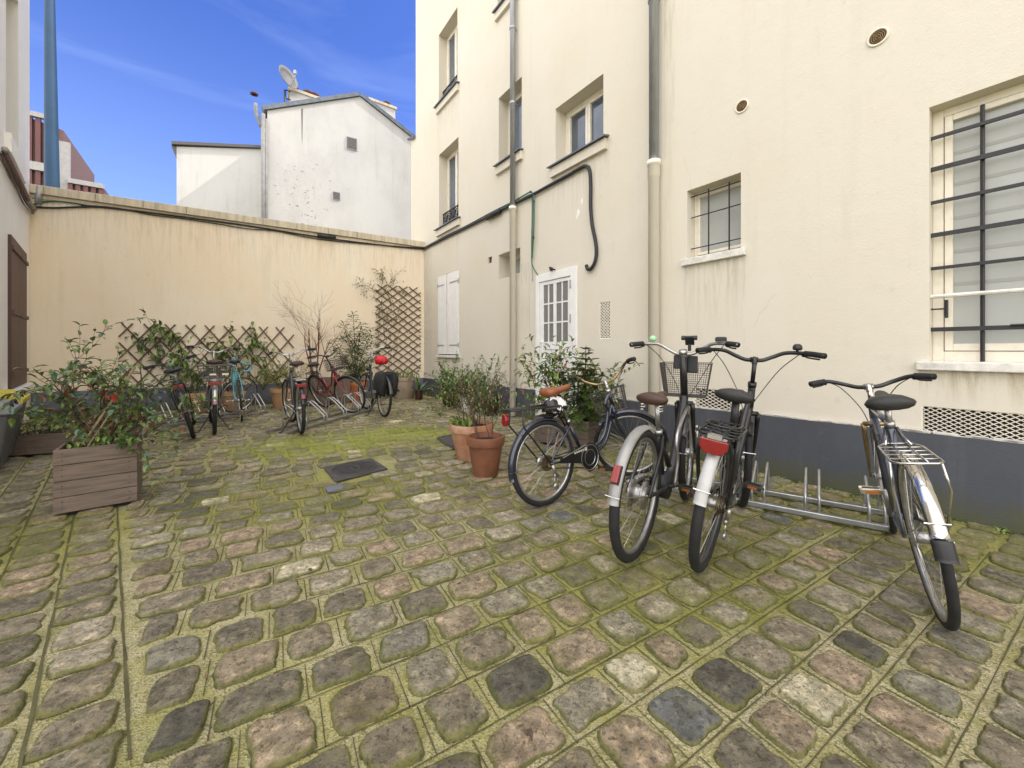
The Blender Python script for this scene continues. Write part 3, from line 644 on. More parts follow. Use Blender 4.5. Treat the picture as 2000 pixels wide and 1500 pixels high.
tag(g.build('blue_mast', mat('blue_mast_paint', (.008, .05, .115), .65, var=.2, vscale=3), None, True), 'tall tapering blue metal mast behind the left end of the peach wall', 'mast')
# ------------------------------------------------------------------ ground: mortar sheet, setts, scored joints
def ground_mat(name, stone):
    m = bpy.data.materials.new(name); m.use_nodes = True; n = m.node_tree; p = n.nodes['Principled BSDF']
    N = n.nodes.new; L = n.links.new
    t = N('ShaderNodeTexCoord')
    def noise(s, d=6, r=.6, off=0, st=None):
        z = N('ShaderNodeTexNoise'); z.inputs['Scale'].default_value = s; z.inputs['Detail'].default_value = d; z.inputs['Roughness'].default_value = r
        g = N('ShaderNodeMapping'); g.inputs['Location'].default_value = (off, off * 1.7, 0)
        if st: g.inputs['Scale'].default_value = st
        L(t.outputs['Object'], g.inputs[0]); L(g.outputs[0], z.inputs[0]); return z.outputs[0]
    def rng(x, a, b, lo=0, hi=1):
        r = N('ShaderNodeMapRange'); r.interpolation_type = 'SMOOTHSTEP'
        for i, q in enumerate((a, b, lo, hi)): r.inputs[i + 1].default_value = q
        L(x, r.inputs[0]); return r.outputs[0]
    def math_(op, a, b):
        x = N('ShaderNodeMath'); x.operation = op
        for i, q in enumerate((a, b)):
            if isinstance(q, (int, float)): x.inputs[i].default_value = q
            else: L(q, x.inputs[i])
        return x.outputs[0]
    def mix(f, a, b, bt='MIX'):
        x = N('ShaderNodeMix'); x.data_type = 'RGBA'; x.blend_type = bt
        if isinstance(f, (int, float)): x.inputs[0].default_value = f
        else: L(f, x.inputs[0])
        for i, q in ((6, a), (7, b)):
            if isinstance(q, tuple): x.inputs[i].default_value = (*q, 1)
            else: L(q, x.inputs[i])
        return x.outputs[2]
    def blobmask(cx, cy, rx, ry, ang):                     # where a patch of moss grows
        g = N('ShaderNodeMapping'); g.vector_type = 'TEXTURE'; g.inputs['Location'].default_value = (cx, cy, 0); g.inputs['Rotation'].default_value = (0, 0, ang); g.inputs['Scale'].default_value = (rx, ry, 1e6)
        L(t.outputs['Object'], g.inputs[0]); ln = N('ShaderNodeVectorMath'); ln.operation = 'LENGTH'; L(g.outputs[0], ln.inputs[0]); return rng(ln.outputs['Value'], 1.0, .25)
    big = noise(.55, 4, .55, 3)
    vivid = math_('MULTIPLY', rng(noise(3.4, 6, .7, 12, (.55, 1.5, 1)), .36, .54, .25, 1), math_('MAXIMUM', blobmask(-2.35, 4.75, 1.5, .95, .2), blobmask(-1.5, 5.3, 1.1, .9, 0)))
    wallside = math_('MAXIMUM', blobmask(2.6, 2.55, 1.3, .75, -.62), math_('MAXIMUM', blobmask(.9, 2.2, 1.2, .8, .5), math_('MAXIMUM', math_('MAXIMUM', blobmask(-3.0, 2.3, .9, .7, 0), blobmask(-1.6, 3.2, 1.3, .8, .3)), blobmask(1.5, 3.6, 1.6, .5, -.9))))
    if stone:
        at = N('ShaderNodeAttribute'); at.attribute_name = 'tint'; ed = N('ShaderNodeAttribute'); ed.attribute_name = 'edge'
        cr = N('ShaderNodeValToRGB'); e = cr.color_ramp; e.interpolation = 'CONSTANT'
        cols = [(0, (0.124, 0.113, 0.086)), (.045, (0.212, 0.185, 0.130)), (.24, (0.287, 0.245, 0.168)), (.38, (0.319, 0.277, 0.196)), (.52, (0.350, 0.315, 0.231)), (.62, (0.372, 0.298, 0.203)), (.71, (0.276, 0.257, 0.196)), (.80, (0.413, 0.320, 0.220)), (.86, (0.436, 0.384, 0.280)), (.925, (0.234, 0.192, 0.122)), (.972, (0.637, 0.577, 0.401)), (.987, (0.181, 0.185, 0.176))]
        while len(e.elements) < len(cols): e.elements.new(.5)
        for q, (po, c) in zip(e.elements, cols): q.position = po; q.color = (*c, 1)
        L(at.outputs['Fac'], cr.inputs[0]); c = cr.outputs[0]
        c = mix(rng(noise(14, 9, .74), .40, .62, 0, .95), c, mix(1.0, c, (.50, .485, .45), 'MULTIPLY'))
        c = mix(rng(noise(24, 8, .75, 5), .50, .66, 0, .8), c, mix(1.0, c, (2.0, 1.88, 1.7), 'MULTIPLY'))
        c = mix(rng(noise(110, 3, .7, 9), .6, .78, 0, .7), c, (.05, .047, .042))
        c = mix(rng(noise(58, 6, .8, 21), .52, .59, 0, .85), c, mix(1.0, c, (.32, .31, .28), 'MULTIPLY'))
        mossn = noise(6.5, 9, .74, 1)
        f = math_('ADD', math_('MULTIPLY', rng(ed.outputs['Fac'], .3, 1.0), .34), math_('ADD', math_('MULTIPLY', vivid, .34), math_('MULTIPLY', wallside, .22)))
        f = rng(math_('ADD', f, math_('ADD', mossn, math_('MULTIPLY', big, .3))), .66, 1.0, 0, .80)
        mosscol = mix(rng(noise(2.2, 3, .5, 7), .35, .65), (.135, .145, .028), (.22, .21, .05))
        mosscol = mix(vivid, mosscol, (.27, .30, .035))
        mosscol = mix(rng(noise(70, 3), .45, .7, 0, .6), mosscol, (.03, .033, .010))
        c = mix(f, c, mosscol)
        gap = math_('MULTIPLY', rng(ed.outputs['Fac'], 1.02, 1.35), rng(noise(9, 6, .7, 33), .42, .64, .08, .72))  # patchy dark rim paints in the shadow of the gap round each stone
        c = mix(gap, c, (.034, .033, .014))
        L(c, p.inputs['Base Color']); L(rng(f, 0, 1, .62, .95), p.inputs['Roughness'])
        b1 = N('ShaderNodeBump'); b1.inputs['Strength'].default_value = 1; b1.inputs['Distance'].default_value = .022; L(noise(30, 10, .74), b1.inputs['Height'])
        b2 = N('ShaderNodeBump'); b2.inputs['Strength'].default_value = .8; b2.inputs['Distance'].default_value = .006; L(noise(110, 5, .7), b2.inputs['Height']); L(b1.outputs[0], b2.inputs['Normal'])
        L(b2.outputs[0], p.inputs['Normal'])
    else:
        vo = N('ShaderNodeTexVoronoi'); vo.inputs['Scale'].default_value = 150; L(t.outputs['Object'], vo.inputs[0])
        grit = N('ShaderNodeSeparateColor'); L(vo.outputs['Color'], grit.inputs[0])
        c = mix(rng(noise(11, 6), .35, .65), (.44, .385, .255), (.31, .27, .165))
        c = mix(rng(grit.outputs[0], .66, .9, 0, .8), c, (.50, .45, .34)); c = mix(rng(grit.outputs[1], .7, .95, 0, .75), c, (.10, .085, .055))
        f = math_('ADD', math_('MULTIPLY', vivid, .3), math_('MULTIPLY', wallside, .34))
        f = rng(math_('ADD', f, math_('ADD', math_('MULTIPLY', noise(5, 7, .65, 2), .75), math_('MULTIPLY', big, .35))), .36, .75, .2, .93)
        mosscol = mix(rng(noise(1.7, 4, .5, 4), .35, .65), (.19, .19, .03), (.30, .28, .075))
        mosscol = mix(vivid, mosscol, (.27, .30, .035)); mosscol = mix(rng(noise(60, 4), .45, .7, 0, .6), mosscol, (.055, .055, .014))
        c = mix(f, c, mosscol); L(c, p.inputs['Base Color']); p.inputs['Roughness'].default_value = .95
        b1 = N('ShaderNodeBump'); b1.inputs['Strength'].default_value = .9; b1.inputs['Distance'].default_value = .006; L(vo.outputs['Distance'], b1.inputs['Height'])
        b2 = N('ShaderNodeBump'); b2.inputs['Strength'].default_value = .8; b2.inputs['Distance'].default_value = .012; L(noise(22, 6), b2.inputs['Height']); L(b1.outputs[0], b2.inputs['Normal']); L(b2.outputs[0], p.inputs['Normal'])
    return m
M['stone'] = ground_mat('sett_stone', True); M['mortar'] = ground_mat('mossy_mortar', False)
M['score'] = mat('scored_joint_moss', (.085, .078, .030), .95, var=.5, vscale=9)
g = MB(); g.add([(-600, -600, -.004), (600, -600, -.004), (600, 600, -.004), (-600, 600, -.004)], [(0, 1, 2, 3)])
tag(g.build('ground', M['mortar']), kind='structure')
rnd = random.Random(11)
ROW = Vector((.855, .518)); ACR = Vector((-.518, .855)); GUT = Vector((-.715, .70)).normalized()
man1 = [G(632, 915), G(725, 897), G(757, 918), G(655, 944)]
man2 = [G(852, 858), G(884, 852), G(915, 866), G(884, 880)]
def inpoly(p, poly, grow=1.0):
    c = sum((q for q in poly), Vector((0, 0, 0))) / len(poly); P = [c + (q - c) * grow for q in poly]; ins = False
    for i in range(len(P)):
        a, b = P[i], P[i - 1]
        if (a.y > p[1]) != (b.y > p[1]) and p[0] < (b.x - a.x) * (p[1] - a.y) / (b.y - a.y) + a.x: ins = not ins
    return ins
def in_yard(p):
    v = Vector((p[0], p[1], 0))
    return (v - RW.O).dot(RW.N) < -.02 and (v - BW.O).dot(BW.N) < -.02 and (v - LW.O).dot(LW.N) < -.02
def visible(p):
    if p[1] < .55: return False
    px = CX + p[0] / p[1] * F; py = HY + H / p[1] * F
    return -160 < px < 2160 and py < 1750
SV = []; SF = []; ST = []; SE = []
def stone(c, u, l, wd, tint, near):
    """one dressed sett: rounded, chipped outline, nearly flat worn top"""
    v2 = Vector((-u.y, u.x)); n = 32 if near else 14
    rings = ((1.055, -.0036, 1.8), (1.022, -.0030, 1.55), (1.0, .0, 1.15), (.98, .006, .9), (.94, .009, .65), (.80, .0110, .4), (.56, .0120, .2), (.28, .0120, .1)) if near else ((1.0, -.012, 1.0), (.98, .006, .9), (.85, .012, .4))
    ex = rnd.uniform(4.0, 9.0); tx, ty = rnd.gauss(0, .014), rnd.gauss(0, .014); hz = rnd.uniform(-.003, .005); ph = [rnd.uniform(0, 6.28) for _ in range(7)]
    am = rnd.uniform(.018, .048); sk = rnd.gauss(0, .07); tp = rnd.gauss(0, .07); b = len(SV)
    notch = rnd.uniform(0, 6.28) if rnd.random() < .45 else None; nd = rnd.uniform(.05, .16)
    for (s, z, e) in rings:
        for k in range(n):
            a = 2 * PI * k / n; ca, sa = math.cos(a), math.sin(a)
            r = (abs(ca) ** ex + abs(sa) ** ex) ** (-1 / ex)
            r *= 1 + am * (math.sin(2 * a + ph[0]) * .5 + math.sin(3 * a + ph[1]) + .8 * math.sin(5 * a + ph[2]) + .6 * math.sin(8 * a + ph[3]) + .5 * math.sin(13 * a + ph[4]))
            if notch is not None:
                da = abs((a - notch + PI) % (2 * PI) - PI); r *= 1 - nd * max(0, 1 - da / .38)
            x = ca * r * l / 2 * s; y = sa * r * wd / 2 * s
            x, y = x + sk * y, y * (1 + tp * x / l)
            q = c + u * x + v2 * y
            zz = z + hz + (tx * x + ty * y if z > 0 else 0) + ((.0032 * math.sin(x * 38 + ph[5] + 20 * y) * math.sin(y * 47 + ph[6]) + .0022 * math.sin(x * 83 - y * 71 + ph[1]) * math.sin(x * 61 + y * 97 + ph[2])) if z > .008 else 0)
            SV.append((q.x, q.y, zz)); ST.append(tint); SE.append(e)
    SV.append((c.x, c.y, rings[-1][1] + hz)); ST.append(tint); SE.append(0)
    R = len(rings)
    for i in range(R - 1):
        for k in range(n):
            j = (k + 1) % n; SF.append((b + i * n + k, b + i * n + j, b + (i + 1) * n + j, b + (i + 1) * n + k))
    for k in range(n): SF.append((b + (R - 1) * n + k, b + (R - 1) * n + (k + 1) % n, b + R * n))
SC = MB()
def groove(a, b, wd=.007):
    d = (b - a); ln = d.length
    if ln < .02: return
    n = max(1, int(ln / .12)); nn = Vector((-d.y, d.x)).normalized() * wd / 2; V = []
    for i in range(n + 1):
        p = a + d * (i / n) + nn * rnd.uniform(-.5, .5); k = rnd.uniform(.55, 1.25)
        V += [(p.x - nn.x * k, p.y - nn.y * k, .0), (p.x + nn.x * k, p.y + nn.y * k, .0)]
    SC.add(V, [(2 * i, 2 * i + 1, 2 * i + 3, 2 * i + 2) for i in range(n)])
gp = Vector((-1.063, 1.118)); gp2 = gp + GUT * -2                # edge of the left-hand gutter band
def left_of_gutter(p): d = Vector((p[0], p[1])) - gp; return GUT.x * d.y - GUT.y * d.x > 0     # left when facing along GUT
def lay_row(y0, wd, u, cond, lmin, lmax, o, joint):
    jit = rnd.uniform(0, .2); d0 = gp - (o + Vector((-u.y, u.x)) * y0); den = u.x * GUT.y - u.y * GUT.x; x = (d0.x * GUT.y - d0.y * GUT.x) / den + .035 + (.02 * jit); v2 = Vector((-u.y, u.x)); wob = rnd.uniform(0, 6)
    last = None; first = True
    while x < 16:
        c0 = o + u * x + v2 * y0; right = c0.x * .9 + .15 * c0.y
        l = rnd.uniform(lmin, lmax)
        if c0.x > .3: l *= .82
        if first: l *= rnd.uniform(.55, 1.0); first = False
        j = joint * rnd.uniform(.8, 1.35); c = o + u * (x + l / 2) + v2 * (y0 + .006 * math.sin(x * 1.7 + wob))
        if in_yard(c) and visible(c) and not inpoly(c, man1, 1.32) and not inpoly(c, man2, 1.35):
            d = c.length; near = d < 4.6
            tnt = rnd.random()
            if d < 9.5:
                stone(c, u, l - .006, wd * rnd.uniform(.93, 1.06), tnt, near)
            if near:
                a = c + u * (l / 2 + j / 2); groove(a - v2 * (wd / 2 + .012), a + v2 * (wd / 2 + .01), .0042)
                last = c
        x += l + j
y0 = -14
while y0 < 16:
    wd = rnd.uniform(.138, .178); jt = rnd.uniform(.030, .044)
    lay_row(y0 + wd / 2, wd, ROW, lambda p: not left_of_gutter(p),   .15, .245, Vector((0, 0)), .036)
    # scored line between this row and the next
    yy = y0 + wd + jt / 2; x = -6
    while x < 6:
        a = ROW * x + ACR * yy; b = ROW * (x + .5) + ACR * yy
        if all(visible(q) and in_yard(q) and not left_of_gutter(q) and q.length < 4.8 and not inpoly(q, man1, 1.15) for q in (a, b)): groove(a, b, .005)
        x += .5
    y0 += wd + jt
# soldier courses of the gutter band, stones laid across it
perp = Vector((-GUT.y, GUT.x))
for col in range(24):
    o = gp + perp * (.125 + col * .212); t = -2.0 + rnd.uniform(0, .1)
    while t < 9:
        wdt = rnd.uniform(.145, .185); c = o + GUT * (t + wdt / 2)
        if in_yard(c) and visible(c) and c.length < 9: stone(c, (ROW * .8 + perp * -.2).normalized(), .178 * rnd.uniform(.92, 1.03), wdt * .97, rnd.random(), c.length < 4.6)
        t += wdt + rnd.uniform(.02, .035)
    for k in range(14):
        a = gp + perp * (.015 + col * .212) + GUT * (k * .5 - 1.0); b = a + GUT * .5
        if visible(a) and visible(b) and in_yard(a) and in_yard(b): groove(a, b, .010)
me = bpy.data.meshes.new('cobbled_paving'); me.from_pydata(SV, [], SF); me.materials.append(M['stone'])
me.polygons.foreach_set('use_smooth', [True] * len(SF))
for nm, dat in (('tint', ST), ('edge', SE)):
    at = me.attributes.new(nm, 'FLOAT', 'POINT'); at.data.foreach_set('value', dat)
me.update(); o = bpy.data.objects.new('cobbled_paving', me); COL.objects.link(o); tag(o, kind='structure')
tag(SC.build('paving_joints', M['score']), kind='structure')
print('stones verts', len(SV))
# ------------------------------------------------------------------ covers in the paving
M['iron'] = mat('cast_iron', (.075, .068, .066), .6, metal=.25, var=.4, vscale=16, bump=.3)
def cover(label, poly, oval):
    t = thing('manhole_cover', label, 'manhole cover'); g = MB(); P = [Vector((p.x, p.y, .004)) for p in poly]
    g.prism(P, (0, 0, .014)); bevel(g.build('plate', M['iron'], t), .003)
    c = sum(P, Vector((0, 0, 0))) / 4; u = (P[1] - P[0]) * .5; v = (P[3] - P[0]) * .5; g = MB()
    if oval:
        for k in (.86, .80): g.tube([c + u * k * math.cos(a) + v * k * math.sin(a) + Vector((0, 0, .0165)) for a in [i * PI / 20 for i in range(40)]], .006 if k > .83 else .004, 5, closed=True)
        for i in range(-11, 12):
            x = i / 15; h_ = math.sqrt(max(0, .74 ** 2 - x * x))
            for (p, q) in ((-h_, -.22), (.22, h_)) if abs(x) < .2 else ((-h_, h_),):
                if q - p > .05: a = c + u * x + v * p; b = c + u * x + v * q; g.tube([a + Vector((0, 0, .0175)), b + Vector((0, 0, .0175))], .005, 4)
        g.build('tread_ribs', M['iron'], t); g = MB(); g.lathe([(0, .0185), (.028, .0185), (.028, .012)], 16, (c.x, c.y, .002)); g.build('lifting_hole', M['dark'], t)
    else:
        for k in (-.9, .9):
            g.tube([c + u * k - v * .9 + Vector((0, 0, .0165)), c + u * k + v * .9 + Vector((0, 0, .0165))], .006, 4); g.tube([c + v * k - u * .9 + Vector((0, 0, .0165)), c + v * k + u * .9 + Vector((0, 0, .0165))], .006, 4)
        g.build('raised_rim', M['iron'], t)
cover('rectangular cast iron cover with an oval ribbed centre set in the cobbles', man1, True)
cover('plain dark plate in the cobbles behind the big terracotta pot', man2, False)
g = MB(); P = [G(634, 957), G(667, 950), G(671, 958), G(640, 965)]; g.prism([Vector((p.x, p.y, .004)) for p in P], (0, 0, .02)); tag(bevel(g.build('valve_cover', mat('blue_grey_iron', (.12, .125, .16), .6), None), .004), 'small blue grey valve lid below the rectangular iron cover', 'valve cover')
# ------------------------------------------------------------------ bicycles
M['bkblack'] = mat('black_frame_paint', (.010, .010, .011), .42, coat=.18, var=.3, vscale=15)
M['bkblue'] = mat('midnight_blue_frame_paint', (.010, .014, .030), .25, coat=.7)
M['bksteelblue'] = mat('steel_blue_frame_paint', (.075, .088, .125), .3, metal=.4, coat=.6, var=.3, vscale=12)
M['bkcyan'] = mat('light_blue_frame_paint', (.09, .34, .42), .35, coat=.5)
M['bkred'] = mat('dark_red_frame_paint', (.22, .012, .016), .3, coat=.5)
M['bkgrey'] = mat('dark_grey_frame_paint', (.035, .034, .036), .35, coat=.4)
M['chrome'] = mat('worn_chrome', (.62, .60, .57), .16, metal=1, var=.25, vscale=18)
M['alu'] = mat('brushed_aluminium', (.48, .47, .46), .35, metal=.9, var=.25, vscale=20)
M['rim'] = mat('rim_aluminium', (.50, .49, .47), .3, metal=.85, var=.3, vscale=20)
M['spoke'] = mat('spoke_steel', (.32, .31, .30), .35, metal=.9)
M['silverfender'] = mat('silver_mudguard_paint', (.29, .285, .275), .42, metal=.3, var=.2, vscale=9)
M['whitefender'] = mat('white_mudguard_plastic', (.42, .415, .405), .4, var=.2, vscale=9)
M['blkplastic'] = mat('black_plastic', (.018, .018, .02), .5)
M['redlens'] = mat('red_reflector', (.20, .006, .010), .12, coat=.6)
M['amber'] = mat('amber_reflector', (.36, .10, .008), .25)
M['tan'] = mat('tan_leather', (.24, .078, .026), .5, var=.3, vscale=14)
M['brownleather'] = mat('brown_saddle', (.060, .028, .018), .5, var=.3, vscale=14, bump=.2, bscale=120)
M['blackleather'] = mat('black_saddle', (.018, .018, .017), .55, bump=.2, bscale=140)
M['saddlecover'] = mat('dark_saddle_cover', (.022, .022, .035), .35, var=.4, vscale=20, bump=.4, bscale=30)
M['gold'] = mat('yellowed_chrome', (.34, .25, .13), .3, metal=.85, var=.4, vscale=10)
M['basket'] = mat('basket_mesh_paint', (.045, .036, .034), .5)
M['mint'] = mat('mint_bell', (.30, .55, .30), .3, coat=.5)
M['redcover'] = mat('red_crumpled_cover', (.52, .008, .022), .45, bump=.5, bscale=40)
M['pannier'] = mat('black_pannier_fabric', (.016, .016, .017), .8, bump=.6, bscale=120, var=.4)
M['cream_dot'] = mat('cream_transfer', (.62, .58, .48), .5)
def ring(mb, c, R, r, n=44, k=8, m=0, tread=0):
    V = []; Fc = []
    for i in range(n):
        a = 2 * PI * i / n
        for j in range(k):
            b = 2 * PI * j / k; rr = R + r * math.cos(b) + (tread * (i % 2) if math.cos(b) > .3 else 0)
            V.append((c[0] + rr * math.cos(a), c[1] + r * math.sin(b), c[2] + rr * math.sin(a)))
    for i in range(n):
        for j in range(k):
            p = (i + 1) % n; q = (j + 1) % k; Fc.append((i * k + j, i * k + q, p * k + q, p * k + j))
    mb.add(V, Fc, m)
def arc_strip(mb, c, R, wd, a0, a1, n=26, drop=.014, th=.003):
    """mudguard: curved gutter section swept round the wheel"""
    prof = [(-1, -drop), (-.72, -.004), (0, .004), (.72, -.004), (1, -drop)]; V = []; Fc = []; K = len(prof)
    for i in range(n + 1):
        a = math.radians(a0 + (a1 - a0) * i / n)
        for lay in (0, -th):
            for (y, d) in prof: rr = R + d + lay; V.append((c[0] + rr * math.cos(a), c[1] + y * wd / 2, c[2] + rr * math.sin(a)))
    S = 2 * K
    for i in range(n):
        b = i * S; e = b + S
        for j in range(K - 1):
            Fc.append((b + j, b + j + 1, e + j + 1, e + j)); Fc.append((b + K + j + 1, b + K + j, e + K + j, e + K + j + 1))
        Fc.append((b, e, e + K, b + K)); Fc.append((b + K - 1, b + S - 1, e + S - 1, e + K - 1))
    for b in (0, n * S):
        for j in range(K - 1): Fc.append((b + j, b + K + j, b + K + j + 1, b + j + 1))
    mb.add(V, Fc)
def make_saddle(mb, c, tilt=0, wr=.085, L=.27, cruiser=1.0):
    st = [(.56, .016, .030), (.50, .024, .036), (.36, .027, .040), (.18, .034, .044), (.0, .052, .050), (-.16, .078, .056), (-.30, wr, .060), (-.40, wr * .86, .052), (-.45, wr * .5, .036)]
    n = 14; V = []; Fc = []
    for (x, wd, ht) in st:
        for k in range(n):
            a = 2 * PI * k / n; y = wd * math.copysign(abs(math.cos(a)) ** .8, math.cos(a)); z = math.sin(a)
            zz = (ht * .42 * z if z > 0 else ht * .75 * z) + (.014 if x < -.15 else 0) * cruiser - .10 * (y / .1) ** 2 * .12
            X = x * L; p = (c[0] + X * math.cos(tilt) - zz * math.sin(tilt), c[1] + y, c[2] + X * math.sin(tilt) + zz * math.cos(tilt)); V.append(p)
    for i in range(len(st) - 1):
        for k in range(n): q = (k + 1) % n; Fc.append((i * n + k, (i + 1) * n + k, (i + 1) * n + q, i * n + q))
    Fc.append(tuple(range(n))); Fc.append(tuple((len(st) - 1) * n + k for k in range(n - 1, -1, -1))); mb.add(V, Fc)
def wheel(root, c, r, tyre=.020, mtyre='rubber', rimw=.014, mrim='rim', spokes=28, xf=None, hub=.022, mhub='alu', tread=0, wall=None):
    w_ = MB(); w_.x = xf; cx, cy, cz = c; ri = r - 2 * tyre
    w_.tube([(cx, cy - .045, cz), (cx, cy + .045, cz)], hub, 12); w_.tube([(cx, cy - .062, cz), (cx, cy + .062, cz)], .006, 6)
    for y in (-.034, .034): w_.tube([(cx, y - .002, cz), (cx, y + .002, cz)], hub * 1.7, 14)
    wo = w_.build('wheel', M[mhub], root, True)
    t = MB(); t.x = xf; ring(t, c, r - tyre, tyre, 56 if not tread else 96, 10, tread=tread); t.build('tyre', M[mtyre], wo, True)
    t = MB(); t.x = xf
    V = []; Fc = []; n = 56
    sec = [(ri + .006, -rimw), (ri - .007, -rimw * .9), (ri - .013, 0), (ri - .007, rimw * .9), (ri + .006, rimw)]
    for i in range(n):
        a = 2 * PI * i / n
        for (R, y) in sec: V.append((cx + R * math.cos(a), cy + y, cz + R * math.sin(a)))
    K = len(sec)
    for i in range(n):
        p = (i + 1) % n
        for j in range(K): q = (j + 1) % K; Fc.append((i * K + j, p * K + j, p * K + q, i * K + q))
    t.add(V, Fc); t.build('rim', M[mrim], wo, True)
    t = MB(); t.x = xf
    for i in range(spokes):
        a = 2 * PI * i / spokes; side = 1 if i % 2 else -1; b = a + (.55 if (i // 2) % 2 else -.55)
        t.tube([(cx + hub * 1.5 * math.cos(b), cy + side * .033, cz + hub * 1.5 * math.sin(b)), (cx + (ri - .014) * math.cos(a), cy, cz + (ri - .014) * math.sin(a))], .0014, 4, cap=False)
    t.build('spokes', M['spoke'], wo)
    return wo
def bicycle(label, rear, front, lean, steer, S, group='bicycles parked in the courtyard'):
    """S: dict of the parts the photo shows. local axes: x forward, y left, z up, origin under the rear hub"""
    Rg = G(*rear); Fg = G(*front) if not isinstance(front, Vector) else front
    hd = (Fg - Rg); hd.z = 0; hd.normalize(); rz = math.atan2(hd.y, hd.x)
    root = thing('bicycle', label, 'bicycle', group=group)
    root.matrix_world = Matrix.Translation(Rg + Vector((0, 0, .012))) @ Matrix.Rotation(rz, 4, 'Z') @ Matrix.Rotation(-math.radians(lean), 4, 'X')
    r = S.get('r', .345); wb = S.get('wb', 1.06); ty = S.get('tyre', .020); fm = M[S.get('paint', 'bkblack')]
    rad = lambda d: math.radians(d)
    HA = rad(S.get('head', 69)); ax = Vector((-math.cos(HA), 0, math.sin(HA))); A0 = Vector((wb - .05, 0, r))
    q0 = S.get('crown', .39); q1 = S.get('headlow', .42); q2 = S.get('headtop', .56); barz = S.get('bar', 1.05); sz = S.get('saddle', .92)
    crown, hl, ht = A0 + ax * q0, A0 + ax * q1, A0 + ax * q2
    stemtop = A0 + ax * ((barz - r) / ax.z)
    Rm = Matrix.Translation(A0) @ Matrix.Rotation(rad(steer), 4, ax) @ Matrix.Translation(-A0)
    xf = (lambda p: Rm @ p)
    bb = Vector((S.get('bbx', .44), 0, S.get('bbz', .285)))
    sa = rad(S.get('seatang', 70)); sx = Vector((-math.cos(sa), 0, math.sin(sa))); ct = S.get('cluster', .66); sc_ = bb + sx * ((ct - bb.z) / sx.z); st = bb + sx * ((sz - .05 - bb.z) / sx.z)
    hub = Vector((0, 0, r)); tr = S.get('tube', .017)
    Y = lambda y: Vector((0, y, 0))
    # frame
    g = MB(); kind = S.get('frame', 'diamond')
    g.tube([bb, sc_], tr, 10); g.tube([hl - ax * .01, ht + ax * .01], tr * 1.18, 12); g.tube([bb - Y(.036), bb + Y(.036)], tr * 1.35, 12)
    for s in (-1, 1):
        g.tube(curve([sc_ + Y(s * .022) - sx * .02, sc_.lerp(hub, .35) + Y(s * .05), hub + Y(s * .062)], 4), tr * .52, 7)
        g.tube(curve([bb + Y(s * .03), bb.lerp(hub, .3) + Y(s * .05), hub + Y(s * .062)], 4), tr * .56, 7)
    if kind == 'diamond':
        g.tube([sc_, ht - ax * .025], tr * .95, 10); g.tube([bb, hl + ax * .025], tr * 1.1, 10)
    elif kind == 'mixte':
        g.tube([bb, hl + ax * .02], tr * 1.1, 10)
        for s in (-1, 1): g.tube([ht - ax * .02 + Y(s * .014), sc_.lerp(bb, .45) + Y(s * .03), hub + Y(s * .06)], tr * .55, 7)
    elif kind == 'swan':
        mid = Vector((bb.x + .27, 0, bb.z + .12))
        g.tube(curve([ht - ax * .02, ht - ax * .05 + Vector((-.07, 0, -.05)), Vector((bb.x + .33, 0, bb.z + .32)), Vector((bb.x + .27, 0, bb.z + .14)), Vector((bb.x + .16, 0, bb.z + .06)), sc_.lerp(bb, .80)], 6), tr * 1.0, 10)
        g.tube(curve([hl + ax * .015, hl + Vector((-.05, 0, -.08)), Vector((bb.x + .36, 0, bb.z + .22)), Vector((bb.x + .24, 0, bb.z + .04)), bb], 6), tr * 1.0, 10)
    elif kind == 'lowstep':
        g.tube(curve([hl + ax * .05, hl + Vector((-.07, 0, -.10)), Vector((bb.x + .20, 0, bb.z + .04)), bb], 6), tr * 1.45, 12)
        g.tube(curve([sc_.lerp(bb, .25), Vector((bb.x + .05, 0, bb.z + .17)), Vector((bb.x + .13, 0, bb.z + .09))], 4), tr, 8)
    elif kind == 'step':
        g.tube(curve([hl + ax * .03, hl + Vector((-.12, 0, -.15)), Vector((bb.x + .16, 0, bb.z + .09)), bb], 6), tr * 1.2, 10)
        g.tube(curve([ht - ax * .02, ht + Vector((-.14, 0, -.20)), Vector((bb.x + .12, 0, bb.z + .24)), sc_.lerp(bb, .55)], 6), tr * .85, 10)
    fo = g.build('frame', fm, root, True)
    # fork
    g = MB(); g.x = xf; fh = A0 + Vector((.05, 0, 0))
    g.tube([crown - Y(.055), crown + Y(.055)], tr * .9, 8); g.tube([crown, hl], tr * .95, 8)
    for s in (-1, 1): g.tube(curve([crown + Y(s * .052), A0 + ax * .17 + Y(s * .055), fh + Y(s * .056)], 5), [tr * (.85 - .045 * i) for i in range(11)], 8)
    g.build('fork', M[S.get('mfork', S.get('paint', 'bkblack'))], root, True)
    # wheels
    wr = wheel(root, (0, 0, r), r, ty, S.get('mtyre', 'rubber'), spokes=S.get('spokes', 28), hub=S.get('rearhub', .024), mhub=S.get('mhub', 'alu'), mrim=S.get('mrim', 'rim'), tread=S.get('tread', 0))
    wf = wheel(root, (wb, 0, r), r, ty, S.get('mtyre', 'rubber'), spokes=S.get('spokes', 28), xf=xf, hub=S.get('fronthub', .018), mhub=S.get('mhub', 'alu'), mrim=S.get('mrim', 'rim'))
